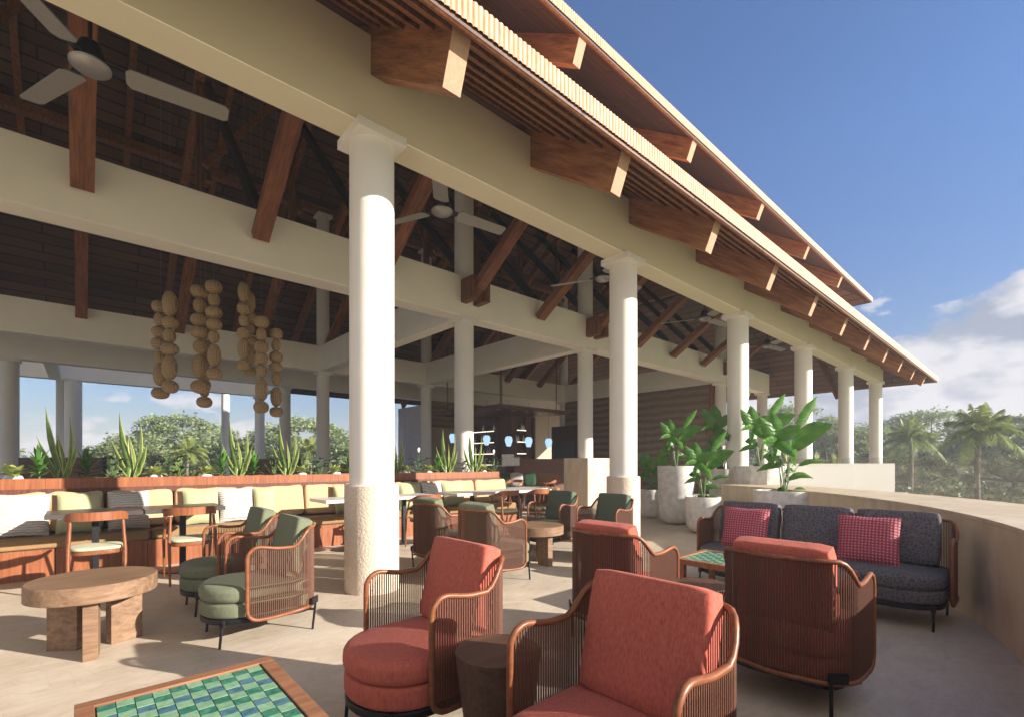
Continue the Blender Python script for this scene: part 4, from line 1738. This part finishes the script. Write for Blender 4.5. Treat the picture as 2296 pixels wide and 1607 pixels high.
g.box(BX1 - 2.03, BX1 - 2, -0.214, 0.219, 0.0, 1.068)
g.box(BX0 - 2, BX0 - 1.97, -0.214, 0.219, 0.0, 1.068)
g.build('rear_panel', 'red_wood', pb, smooth=0)
g = MB()
g.box(BX0 - 1.96, BX1 - 2.04, -0.21, 0.215, 0.9, 1.03)
g.build('soil_bed', 'soil', pb, smooth=0)


def x_on(px, Y):
    u = (px - 2000) / 1872.8
    return Y * (FX[0] + FX[1] * u) / (FX[1] - FX[0] * u)


# big back cushions and loose pillows: (left px, right px, kind)
CUSH = [('b', -160, 190), ('b', 190, 405), ('b', 415, 672), ('b', 678, 925), ('b', 930, 1176), ('b', 1180, 1330), ('b', 1335, 1445),
        ('b', 1450, 1560), ('b', 1562, 1672), ('b', 1674, 1838), ('b', 1842, 1962)]
WORDS = {'b': 'cream', 'g': 'pale green', 'w': 'white rippled'}
PILL = [('w', -40, 197), ('g', 219, 398), ('w', 420, 584), ('g', 713, 856), ('w', 856, 990), ('g', 990, 1078), ('g', 1305, 1352),
        ('g', 1560, 1648), ('w', 1652, 1730), ('g', 1730, 1812)]
k = 0
for i, (t_, a, b) in enumerate(CUSH):
    Y = 7.66
    x0, x1 = x_on(a, Y), x_on(b, Y)
    g = MB()
    g.puff((0, 0, 0), (x1 - x0 - 0.008, 0.17, 0.46), 14, 11)
    cw, dip = (x1 - x0) / 2, random.uniform(0.008, 0.022)
    g.v = [(vx, vy, vz - (dip * (1 - abs(vx / cw) ** 1.5) + 0.006 * math.sin(vx * 17 + i) if vz > 0.05 else 0.0)) for vx, vy, vz in g.v]
    o = g.build('back_cushion', 'cream', smooth=60)
    o.location = ((x0 + x1) / 2, 7.60, 0.688)
    o.rotation_euler = (R(-10), R(random.uniform(-1, 1)), 0)
    tag(o, 'large cream back cushion of the banquette, %s from the left' % ORD[i], 'cushion', 'cream back cushions of the banquette')
cnt = {'g': 0, 'w': 0}
for i, (t_, a, b) in enumerate(PILL):
    Y = 7.42
    x0, x1 = x_on(a, Y), x_on(b, Y)
    g = pillow_mb(x1 - x0, 0.475, 0.07)
    o = g.build('pillow', {'g': 'pale_green', 'w': 'ripple_white'}[t_], smooth=70)
    o.location = ((x0 + x1) / 2, 7.425, 0.682)
    o.rotation_euler = (R(-14), R(random.uniform(-2, 2)), 0)
    tag(o, '%s pillow on the banquette, %s %s one from the left' % (WORDS[t_], ORD[cnt[t_]], WORDS[t_].split()[0] if t_ == 'w' else 'green'), 'pillow', 'loose pillows along the banquette')
    cnt[t_] += 1


# ================================================================== PLANTS
def blade(g, b, az, L, W, el, droop=0.3, n=7, fold=0.25, peak=0.45, twist=0.0, edge=None):
    """one leaf; el = start elevation, droop bends it down"""
    h = Vector((math.cos(az), math.sin(az), 0))
    side = Vector((-math.sin(az), math.cos(az), 0))
    b = Vector(b)
    rows = []
    for i in range(n + 1):
        t = i / n
        p = b + h * (L * t * math.cos(el)) + Vector((0, 0, L * (t * math.sin(el) - droop * t * t)))
        tt_ = t ** (math.log(0.5) / math.log(peak))
        w = W * 0.5 * max(0.0, math.sin(math.pi * min(1, tt_))) ** 0.8
        if i == 0:
            w = W * 0.06
        sd = (side * math.cos(twist) + Vector((0, 0, 1)) * math.sin(twist))
        up = h.cross(side) * (fold * w)
        rows.append((p - sd * w + up, p, p + sd * w + up, w, sd, up))
    vs, fs = [], []
    if edge is None:
        for a, c, d, *_ in rows:
            vs += [a, c, d]
        for i in range(n):
            q = 3 * i
            fs += [(q, q + 1, q + 4, q + 3), (q + 1, q + 2, q + 5, q + 4)]
        g.add(vs, fs)
    else:
        for a, c, d, w, sd, up in rows:
            e = min(edge, w * 0.6)
            vs += [a, a + sd * e, c, d - sd * e, d]
        for i in range(n):
            q = 5 * i
            fs = [(q + 1, q + 2, q + 7, q + 6), (q + 2, q + 3, q + 8, q + 7)]
            es = [(q, q + 1, q + 6, q + 5), (q + 3, q + 4, q + 9, q + 8)]
            if i == 0:
                g.add(vs, [])
                base = len(g.v) - len(vs)
            for f in fs:
                g.f.append(tuple(base + z for z in f)); g.mi.append(0)
            for f in es:
                g.f.append(tuple(base + z for z in f)); g.mi.append(1)


def up_blade(g, b, tip, W, edge=0.008, n=9, tw=0.0, bend=0.0):
    """upright sword leaf from b to tip"""
    b, tip = Vector(b), Vector(tip)
    d = tip - b
    az = tw
    side = Vector((math.cos(az), math.sin(az), 0))
    vs = []
    nrm = Vector((-math.sin(az), math.cos(az), 0))
    for i in range(n + 1):
        t = i / n
        p = b + d * t + side * (bend * math.sin(math.pi * t) * d.length)
        w = W * 0.5 * (0.55 + 0.45 * math.sin(math.pi * min(1, t * 1.1))) * (1 - max(0, (t - 0.55) / 0.45) ** 1.6) + 0.0006
        e = min(edge, w * 0.5)
        vs += [p - side * w + nrm * w * 0.5, p - side * (w - e) + nrm * w * 0.35, p, p + side * (w - e) + nrm * w * 0.35, p + side * w + nrm * w * 0.5]
    g.add(vs, [])
    base = len(g.v) - len(vs)
    for i in range(n):
        q = base + 5 * i
        for f, k in (((0, 1, 6, 5), 1), ((1, 2, 7, 6), 0), ((2, 3, 8, 7), 0), ((3, 4, 9, 8), 1)):
            g.f.append(tuple(q + z for z in f)); g.mi.append(k)


# camera-side direction used for the way the plants were set out
CR = Vector((0.743, -0.669, 0))
CD = Vector((0.669, 0.743, 0))


def make_snake(h=0.9):
    t = empty('snake_plant', (0, 0, 0), 0, '', 'plant', 'snake plants in the planter box')
    L = [(0.0, -0.075, 1.0, 0.10, 0.1), (0.03, 0.16, 0.88, 0.05, 0.5), (-0.03, -0.22, 0.62, 0.07, 0.0), (0.03, 0.20, 0.54, 0.065, 0.2), (0.0, -0.13, 0.62, 0.06, 0.9),
         (0.02, 0.03, 0.66, 0.05, 1.2), (0.04, 0.10, 0.50, 0.045, 0.9), (-0.02, -0.13, 0.24, 0.05, 0.2), (0.03, 0.15, 0.26, 0.05, 0.4), (0.0, 0.0, 0.38, 0.07, 0.1), (-0.03, -0.03, 0.34, 0.07, 0.3)]
    g = MB()
    for bx, tx, tz, w, dp in L:
        b = CR * bx + CD * random.uniform(-0.04, 0.04)
        tip = CR * tx + CD * random.uniform(-0.12, 0.12) + Vector((0, 0, tz * h))
        up_blade(g, b, tip, w * 0.8, 0.007, tw=R(-42) + dp * 0.8, bend=(-0.05 if tx < 0 else 0.04))
    g.build('sword_leaves', ['sword_leaf', 'sword_edge'], t, smooth=60)
    g = MB()
    g.lathe([(0.06, -0.02), (0.07, 0.01)], 12)
    g.build('soil_mound', 'soil', t)
    return t


def make_star(h=0.38):
    t = empty('dracaena', (0, 0, 0), 0, '', 'plant', 'small dracaenas in the planter box')
    g = MB()
    for i in range(24):
        a = i * 2.4
        lv = i / 24
        blade(g, (0, 0, h * (0.12 + 0.42 * lv)), a, 0.20 + 0.05 * math.sin(i), 0.042, R(25 + 50 * lv), 0.45 * (1 - lv), 6, 0.35, 0.4)
    for i in range(3):
        blade(g, (0, 0, h * 0.5), i * 2.1, 0.24, 0.05, R(84), 0.02, 6, 0.3)
    g.build('leaves', 'bright_leaf', t, smooth=60)
    g = MB()
    g.tube([(0, 0, 0), (0, 0, h * 0.55)], 0.008, 6)
    g.build('stem', 'stem_green', t)
    return t


def make_rosette():
    t = empty('potted_rosette', (0, 0, 0), 0, '', 'plant', 'lime rosette plants in white bowls')
    g = MB()
    for i in range(22):
        a = i * 2.4
        lv = i / 22
        blade(g, (0, 0, 0.06), a, 0.22 - 0.06 * lv, 0.062, R(18 + 50 * lv), 0.42 - 0.25 * lv, 6, 0.2, 0.5)
    g.build('leaves', 'lime_leaf', t, smooth=60)
    g = MB()
    g.lathe([(0.035, -0.01), (0.075, 0.03), (0.06, 0.06), (0.02, 0.065)], 20)
    g.build('bowl', 'white_pot', t)
    return t


def make_dark(flower=False):
    t = empty('peace_lily', (0, 0, 0), 0, '', 'plant', 'dark leaved plants in the planter box')
    g = MB()
    s = MB()
    for i in range(13):
        a = i * 2.4
        r_ = 0.03 + 0.05 * (i % 3)
        hh = 0.06 + 0.018 * i
        b = Vector((math.cos(a) * r_, math.sin(a) * r_, hh))
        s.tube([(0, 0, 0), b], 0.004, 4)
        blade(g, b, a, 0.15, 0.085, R(38), 0.55, 6, 0.25, 0.42)
    g.build('leaves', 'dark_leaf', t, smooth=60)
    if flower:
        s.tube([(0, 0, 0.1), (0.02, 0, 0.40)], 0.003, 4)
    s.build('stems', 'stem_green', t)
    if flower:
        g = MB()
        blade(g, (0.02, 0, 0.38), 0.5, 0.09, 0.045, R(80), 0.0, 5, 0.5)
        g.build('flower', 'white_pot', t, smooth=60)
    return t


YP = 7.98
protos = {}
PLANTS = [('snake', 236, 1.0), ('snake', 513, 0.98), ('snake', 933, 0.97), ('snake', 1118, 0.95), ('snake', 1545, 0.98), ('snake', 1745, 1.0), ('snake', 1851, 1.0),
          ('star', 155, 1.05), ('star', 337, 1.0), ('star', 870, 1.05), ('star', 991, 1.0), ('star', 1362, 1.1), ('star', 1708, 1.0), ('star', 1776, 1.0),
          ('rosette', 50, 1.2), ('rosette', 608, 1.05), ('rosette', 803, 1.05), ('rosette', 1181, 1.05), ('rosette', 1312, 1.1), ('rosette', 1586, 1.1), ('rosette', 1675, 1.1), ('rosette', 1887, 1.1),
          ('dark', 442, 1.0), ('dark', 694, 1.05), ('dark', 1067, 1.0), ('dark', 1245, 1.0), ('dark', 1825, 1.0), ('lily', 1635, 1.1), ('lily', 1925, 1.1)]
PW = {'snake': 'tall variegated snake plant on the planter ledge, %s snake plant from the left',
      'star': 'small bright green dracaena in the planter, %s dracaena from the left',
      'rosette': 'lime green rosette plant in a white bowl, %s such bowl from the left',
      'dark': 'dark green broad-leaved plant in the planter, %s dark one from the left',
      'lily': 'dark peace lily with a white flower in the planter, %s flowering one from the left'}
pc = {}
for kind, px, s in PLANTS:
    if kind not in protos:
        protos[kind] = {'snake': make_snake, 'star': make_star, 'rosette': make_rosette, 'dark': make_dark, 'lily': lambda: make_dark(True)}[kind]()
        o = protos[kind]
    else:
        o = copy_tree(protos[kind])
    k = pc.get(kind, 0)
    pc[kind] = k + 1
    o.location = (x_on(px, YP), YP + random.uniform(-0.05, 0.05), 1.03)
    o.rotation_euler = (0, 0, 0 if kind == 'snake' else random.uniform(0, 6.28))
    o.scale = (s, s, s)
    o['label'] = PW[kind] % ORD[k]


# ------------------------------------------------------------------ big potted plants
def pot(loc, w, h, lab, facet=48, low=False):
    t = empty('plant_pot', (*loc, 0), 0, lab, 'plant pot', 'rounded pale concrete pots')
    r = w / 2
    prof = []
    rb = min(r, h * 0.55)
    for i in range(9):
        a = R(-90) + R(90) * i / 8
        prof.append((max(r * 0.25, (r * 0.93 - rb * 0.0) * (math.cos(a) ** 0.75)), rb * 0.62 * (1 + math.sin(a))))
    prof += [(r * 0.98, h * 0.75), (r, h - 0.02), (r * 0.985, h), (r * 0.90, h), (r * 0.88, h - 0.06)]
    g = MB()
    g.lathe(prof, facet)
    g.build('pot_body', 'concrete_pot', t, smooth=35)
    g = MB()
    g.lathe([(r * 0.88, h - 0.09), (r * 0.86, h - 0.055), (0.02, h - 0.045)], 24)
    g.build('soil', 'soil', t)
    return t


def flat_leaf(g, b, tip, W, depth=0.0, sag=0.08, roll=0.0, n=9):
    """broad leaf between two points of the plant's own upright plane (x = lateral, z = up), depth = how far the tip leans back"""
    b3 = CR * b[0] + Vector((0, 0, b[1]))
    t3 = CR * tip[0] + CD * depth + Vector((0, 0, tip[1]))
    d = t3 - b3
    L = d.length
    d.normalize()
    side = d.cross(CD).normalized()
    nrm = side.cross(d).normalized()
    side = (side * math.cos(roll) + nrm * math.sin(roll)).normalized()
    nrm = side.cross(d).normalized()
    vs, fs = [], []
    for i in range(n + 1):
        t = i / n
        c = b3 + d * (L * t) + Vector((0, 0, sag * L * math.sin(math.pi * t)))
        w = W * 0.5 * (math.sin(math.pi * min(1, t ** 0.85 + 0.02)) ** 0.7 if 0 < t < 1 else 0.03)
        if 0.3 < t < 0.9:
            w *= 1 + 0.06 * math.sin(t * 40)
        for q in (-1, -0.5, 0, 0.5, 1):
            rip = 0.012 * math.sin(t * 26 + q * 2) * abs(q)
            vs.append(c + side * (w * q) - nrm * (0.22 * w * (1 - abs(q)) + rip))
    for i in range(n):
        for k in range(4):
            q = 5 * i + k
            fs.append((q, q + 1, q + 6, q + 5))
    g.add(vs, fs)


BIG = [(110, 595, 355, 895, 85, 0.20, 0.02, 0.3), (60, 385, 355, 620, 165, -0.25, 0.14, 0.1), (-60, 470, -75, 750, 140, 0.15, 0.0, 0.2), (-70, 450, -240, 695, 120, -0.05, 0.0, 0.0),
       (-90, 470, 112, 612, 110, -0.15, 0.06, 0.1), (100, 300, -25, 385, 85, -0.35, 0.08, 0.0), (-60, 480, -275, 440, 70, -0.2, 0.1, 0.4), (-70, 300, -200, 320, 80, -0.1, 0.12, 0.2),
       (120, 250, 325, 285, 48, -0.1, 0.12, 0.2), (20, 120, 230, 140, 60, -0.1, 0.18, 0.2), (0, 190, 140, 205, 55, 0.1, 0.12, 0.2), (-50, 10, -30, 65, 60, -0.05, 0.0, 0.0),
       (70, 15, 190, 30, 42, -0.05, 0.15, 0.2), (-60, 430, -150, 270, 95, -0.2, 0.1, 0.0), (-80, 470, 10, 330, 105, -0.3, 0.05, 0.0), (60, 400, 190, 470, 90, 0.3, 0.1, 0.3),
       (0, 260, -210, 200, 70, 0.2, 0.1, 0.3), (-90, 560, -190, 520, 60, 0.1, 0.1, 0.2), (60, 330, 170, 250, 70, 0.25, 0.1, 0.2)]


def make_big_plant():
    t = empty('broad_leaf_plant', (0, 0, 0), 0, '', 'plant', 'broad leaved plants in the concrete pots')
    k = 0.001732
    g, s = MB(), MB()
    for bx, bz, tx, tz, w, dp, sg, rl in BIG:
        flat_leaf(g, (bx * k, bz * k), (tx * k, tz * k), w * k, dp * 0.8, sg, rl)
        b3 = CR * (bx * k) + Vector((0, 0, bz * k))
        r0 = CR * random.uniform(-0.04, 0.04) + CD * random.uniform(-0.04, 0.04)
        mid = r0 * 0.6 + b3 * 0.42 + Vector((0, 0, bz * k * 0.13))
        s.tube([r0, mid, b3], 0.006, 5, rr=[0.008, 0.006, 0.004])
        s.tube([b3, b3 + (CR * ((tx - bx) * k) + CD * dp * 0.8 + Vector((0, 0, (tz - bz) * k))) * 0.5 + Vector((0, 0, sg * 0.3 * k * abs(tx - bx)))], 0.0035, 4)
    g.build('leaves', 'big_leaf', t, smooth=60)
    s.build('stems', 'stem_green', t)
    return t


def make_tuft():
    t = empty('ground_fern', (0, 0, 0), 0, '', 'plant', 'low ferns in the concrete pots')
    g = MB()
    for i in range(70):
        blade(g, (random.uniform(-0.12, 0.12), random.uniform(-0.12, 0.12), 0), random.uniform(0, 6.3), random.uniform(0.08, 0.2), 0.025, R(random.uniform(20, 75)), 0.4, 4, 0.2)
    g.build('fronds', 'dark_leaf', t, smooth=60)
    return t


POTS = [(2542, 10.95, 0.47, 0.65, 0.71, 48, 'small round-bottomed pot, leftmost of the concrete pots'),
        (2640, 9.85, 0.725, 1.19, 0.79, 48, 'tall rounded concrete pot behind the second front column'),
        (2745, 8.6, 0.61, 0.65, 0.80, 48, 'small round-bottomed concrete pot standing closest to the sofa corner'),
        (2823, 10.6, 0.58, 1.12, 1.16, 48, 'tall narrow concrete pot half hidden between two larger pots'),
        (2968, 9.7, 0.96, 1.19, 0.99, 10, 'widest tall concrete pot with facets, behind the low bowl'),
        (3065, 7.55, 0.90, 0.82, 1.0, 10, 'low wide concrete bowl pot directly behind the sofa')]
PLB = ['broad-leaved plant in the leftmost small pot, partly behind the second column', 'broad-leaved plant in the tall rounded pot, before the stone wall',
       'broad-leaved plant in the small pot left of the sofa', 'broad-leaved plant in the narrow tall pot, reaching the third front column',
       'broad-leaved plant in the widest tall pot, just left of the largest plant', 'largest broad-leaved plant, in the low wide bowl behind the sofa']
bigp = None
tuft = None
for i, (px, d, w, h, s, fc, lab) in enumerate(POTS):
    x, y = at(px, d)
    pot((x, y), w, h, lab, fc)
    if bigp is None:
        bigp = make_big_plant()
        o = bigp
    else:
        o = copy_tree(bigp)
    o.location = (x, y, h - 0.05)
    o.scale = (s, s, s)
    o['label'] = PLB[i]
    if i in (0, 2):
        if tuft is None:
            tuft = make_tuft()
            q = tuft
        else:
            q = copy_tree(tuft)
        q.location = (x, y, h - 0.05)
        q['label'] = ('low fern around the stems in the leftmost small pot', '', 'low fern around the stems in the small pot near the sofa')[i]

# slim grasses behind the white terrace wall
gp = None
GL = ['slim upright grass clump behind the terrace wall, left of the fourth front column', 'slim upright grass clump behind the terrace wall, between the fourth and fifth columns',
      'slim upright grass clump behind the terrace wall, close to the fifth column']
for i, px in enumerate((3080, 3195, 3262)):
    x, y = x_on(px, 4.45), 4.45
    if gp is None:
        gp = empty('grass_clump', (0, 0, 0), 0, '', 'plant', 'grass clumps behind the terrace wall')
        g = MB()
        for k in range(14):
            up_blade(g, (random.uniform(-0.2, 0.2), random.uniform(-0.1, 0.1), 0), (random.uniform(-0.35, 0.35), random.uniform(-0.15, 0.15), random.uniform(0.35, 0.7)), 0.035, 0.006, tw=R(-42))
        g.build('blades', ['sword_leaf', 'sword_edge'], gp, smooth=60)
        o = gp
    else:
        o = copy_tree(gp)
    o.location = (x, y, 1.0)
    o['label'] = GL[i]

# ================================================================== TREES
def tree_mesh(name, seed, Rr, Hh, nclump, nleaf, leaf, flat=0.45, mat='tree_leaf', label='', cat='tree', group=None, low=0.35):
    rnd = random.Random(seed)
    t = empty(name, (0, 0, 0), 0, label, cat, group)
    g, w = MB(), MB()
    w.tube([(0, 0, -0.3), (0.15, 0.05, Hh * 0.2), (-0.1, 0.1, Hh * 0.45)], 0.3, 9, rr=[0.42, 0.32, 0.2])
    vs, fs = [], []
    for c in range(nclump):
        a = rnd.uniform(0, 2 * math.pi)
        q = math.sqrt(rnd.random())
        rr = Rr * q
        dome = math.sqrt(max(0.0, 1 - q * q * 0.92))
        zz = Hh * (low + (1 - low) * dome * rnd.choice((1, 1, 0.88, 0.7, 0.5)) ) - 0.4
        cx, cy = rr * math.cos(a), rr * math.sin(a)
        cr = rnd.uniform(0.13, 0.24) * Rr
        if c % 5 == 0:
            w.tube([(-0.1, 0.1, Hh * 0.42), (cx * 0.5, cy * 0.5, Hh * 0.42 + (zz - Hh * 0.42) * 0.35), (cx, cy, zz - 0.2)], 0.1, 5, rr=[0.15, 0.09, 0.03])
        tilt = rnd.uniform(-0.25, 0.25)
        for l in range(nleaf):
            b = rnd.uniform(0, 2 * math.pi)
            s = cr * math.sqrt(rnd.random())
            x, y = cx + s * math.cos(b), cy + s * math.sin(b)
            z = zz + rnd.gauss(0, cr * 0.16) + tilt * s * math.cos(b) - 0.35 * s * s / cr
            L = leaf * rnd.uniform(0.6, 1.4)
            n1 = Vector((rnd.gauss(0, 1), rnd.gauss(0, 1), rnd.gauss(0, 0.45))).normalized()
            n2 = n1.cross(Vector((rnd.gauss(0, 0.5), rnd.gauss(0, 0.5), 1))).normalized()
            p = Vector((x, y, z))
            o = len(vs)
            vs += [p - n1 * L * 0.5, p + n2 * L * 0.28, p + n1 * L * 0.5, p - n2 * L * 0.28]
            fs.append((o, o + 1, o + 2, o + 3))
    g.add(vs, fs)
    g.build('crown', mat, t, smooth=0)
    w.build('trunk', 'bark', t, smooth=60)
    return t


GZ = -5.0
ta = tree_mesh('spreading_tree', 3, 7.5, 12.3, 120, 190, 0.36, label='', group='spreading trees beyond the terrace')
tb = tree_mesh('spreading_tree', 9, 6.0, 11.0, 105, 190, 0.34, mat='tree_leaf_deep', label='', group='spreading trees beyond the terrace')
TR = [(ta, 700, 50, 0.93, 0.3, 'broad feathery tree seen beyond the planter, tallest behind the left rattan pendants'),
      (tb, 480, 42, 0.76, 1.0, 'lower feathery tree beyond the planter, left of the tallest one'),
      (tb, 930, 50, 0.82, 2.0, 'feathery tree low between the middle snake plants beyond the pavilion'),
      (ta, 1170, 50, 0.90, 4.0, 'feathery tree beyond the pavilion just left of the near column'),
      (tb, 1390, 56, 0.86, 2.7, 'small feathery tree touching the left edge of the near column'),
      (ta, 3060, 62, 1.12, 1.2, 'feathery tree behind the broad-leaved plants and the fourth front column'),
      (tb, 3235, 50, 0.96, 5.0, 'reddish green tree between the fourth and fifth front columns'),
      (ta, 3390, 56, 0.88, 3.3, 'green tree between the last two front columns'),
      (ta, 3640, 60, 1.06, 0.1, 'wide pale tree behind the two right palms'),
      (tb, 3960, 44, 0.98, 2.2, 'green tree at the far right behind the bigger palm'),
      (tb, 3520, 44, 0.72, 1.7, 'low green tree around the foot of the smaller palm'),
      (ta, 250, 60, 0.55, 1.9, 'low dark tree at the far left horizon beyond the booths')]
used = set()
for src, px, d, s, rz, lab in TR:
    if src.name in used:
        o = copy_tree(src)
    else:
        used.add(src.name)
        o = src
    x, y = at(px, d)
    o.location = (x, y, GZ)
    o.rotation_euler = (0, 0, rz)
    o.scale = (s, s, s)
    o['label'] = lab


def make_palm():
    rnd = random.Random(5)
    t = empty('palm_tree', (0, 0, 0), 0, '', 'palm tree', 'coconut palms beyond the terrace')
    Hh = 7.6
    g = MB()
    g.tube([(0, 0, -0.2), (0.06, 0.05, 2.5), (0.0, 0.1, 5.2), (0.0, 0.05, Hh)], 0.13, 10, rr=[0.19, 0.14, 0.12, 0.13])
    g.build('trunk', 'bark', t, smooth=60)
    for i in range(21):
        a = i * 2.4 + rnd.uniform(-0.2, 0.2)
        lv = i / 20
        el = R(-15 + 95 * lv)
        L = 2.35 - 0.6 * lv
        droop = 0.62 - 0.45 * lv
        g = MB()
        h = Vector((math.cos(a), math.sin(a), 0))
        side = Vector((-math.sin(a), math.cos(a), 0))
        pts = []
        for k in range(12):
            tt2 = k / 11
            pts.append(Vector((0, 0, Hh + 0.05)) + h * (L * tt2 * math.cos(el) * (1 - 0.15 * tt2)) + Vector((0, 0, L * (tt2 * math.sin(el) - droop * tt2 ** 2.2))))
        g.tube(pts, 0.02, 4, rr=[0.03 * (1 - q / 13) for q in range(12)])
        vs, fs = [], []
        for k in range(46):
            tt2 = 0.12 + 0.88 * k / 46
            f = tt2 * 11
            j = min(10, int(f))
            p = pts[j].lerp(pts[j + 1], f - j)
            d = (pts[j + 1] - pts[j]).normalized()
            ll = 0.62 * math.sin(math.pi * min(1, tt2 * 0.85 + 0.12)) + 0.1
            for s in (-1, 1):
                q = p + side * (s * ll * rnd.uniform(0.45, 0.75)) + d * ll * 0.55 + Vector((0, 0, -ll * rnd.uniform(0.3, 0.75)))
                o = len(vs)
                mid = p.lerp(q, 0.5) + Vector((0, 0, 0.05))
                vs += [p - d * 0.022, p + d * 0.022, mid + d * 0.02, q, mid - d * 0.02]
                fs += [(o, o + 1, o + 2, o + 3, o + 4)]
        g.add(vs, fs)
        g.build('frond', 'palm_leaf', t, smooth=0)
    return t


pm = make_palm()
PALMS = [(3826, 27.0, 1.06, 0.4, 'larger coconut palm at the right beyond the glass balustrade'),
         (3556, 37.0, 1.08, 2.4, 'smaller coconut palm left of the larger one, beyond the glass balustrade'),
         (735, 40.0, 0.93, 1.4, 'pale palm beyond the planter under the leftmost rattan pendants'),
         (1212, 44.0, 0.96, 3.2, 'pale palm beyond the pavilion left of the near column')]
for i, (px, d, s, rz, lab) in enumerate(PALMS):
    o = pm if i == 0 else copy_tree(pm)
    x, y = at(px, d)
    o.location = (x, y, GZ)
    o.rotation_euler = (0, 0, rz)
    o.scale = (s, s, s)
    o['label'] = lab

# far wood and low thicket, one mass each
def mass(name, spots, leaf, per, mat, label, seed):
    rnd = random.Random(seed)
    vs, fs = [], []
    for (x0, y0, z0, rx, rz_) in spots:
        for l in range(per):
            th = rnd.uniform(0, 2 * math.pi)
            ph = math.acos(rnd.uniform(-0.2, 1))
            k = rnd.uniform(0.75, 1.08) * (1 + 0.18 * math.sin(5 * th + x0) * math.sin(4 * ph))
            p = Vector((x0 + rx * k * math.sin(ph) * math.cos(th), y0 + rx * k * math.sin(ph) * math.sin(th), z0 + rz_ * k * math.cos(ph)))
            L = leaf * rnd.uniform(0.6, 1.4)
            n1 = Vector((rnd.gauss(0, 1), rnd.gauss(0, 1), rnd.gauss(0, 0.6))).normalized()
            n2 = n1.cross(Vector((rnd.gauss(0, 1), rnd.gauss(0, 1), rnd.gauss(0, 1)))).normalized()
            o = len(vs)
            vs += [p - n1 * L * 0.5, p + n2 * L * 0.3, p + n1 * L * 0.5, p - n2 * L * 0.3]
            fs.append((o, o + 1, o + 2, o + 3))
    g = MB()
    g.add(vs, fs)
    o = g.build(name, mat, smooth=0)
    tag(o, label, kind='stuff')
    o['category'] = 'vegetation'
    return o


rr_ = random.Random(21)
sp = []
for i in range(100):
    px = -500 + 5000 * i / 99
    d = rr_.uniform(85, 125)
    x, y = at(px, d)
    r_ = rr_.uniform(5, 8)
    sp.append((x, y, GZ - 1, r_, rr_.uniform(6.0, 9.0)))
mass('woodland', sp, 0.9, 900, 'tree_leaf_deep', 'distant belt of woodland along the horizon', 4)
sp = []
for i in range(150):
    px = rr_.uniform(3300, 4500)
    d = rr_.uniform(19, 62)
    x, y = at(px, d)
    r_ = rr_.uniform(2.2, 4.2)
    sp.append((x, y, GZ - 0.5, r_, rr_.uniform(2.5, 5.2) * min(1, 0.45 + d / 60)))
for i in range(34):
    px = rr_.uniform(300, 1700)
    d = rr_.uniform(40, 60)
    x, y = at(px, d)
    sp.append((x, y, GZ - 0.5, rr_.uniform(2.5, 4), rr_.uniform(4.5, 6.5)))
mass('thicket', sp, 0.36, 1500, 'thicket_leaf', 'tangled green thicket below the terrace', 8)

g = MB()                                                    # warm air over the trees and inside the pavilion
g.box(-720, 720, -720, 720, -6.5, 17.0)
hz = bpy.data.materials.new('haze_air')
hz.use_nodes = True
nt = hz.node_tree
nt.nodes.remove(nt.nodes['Principled BSDF'])
pv = nd(nt, 'ShaderNodeVolumePrincipled', i_Density=0.0024)
pv.inputs['Color'].default_value = (0.86, 0.90, 0.97, 1)
nt.links.new(pv.outputs[0], nt.nodes['Material Output'].inputs['Volume'])
M['haze_air'] = hz
hb = tag(g.build('haze', 'haze_air', smooth=0), kind='stuff')
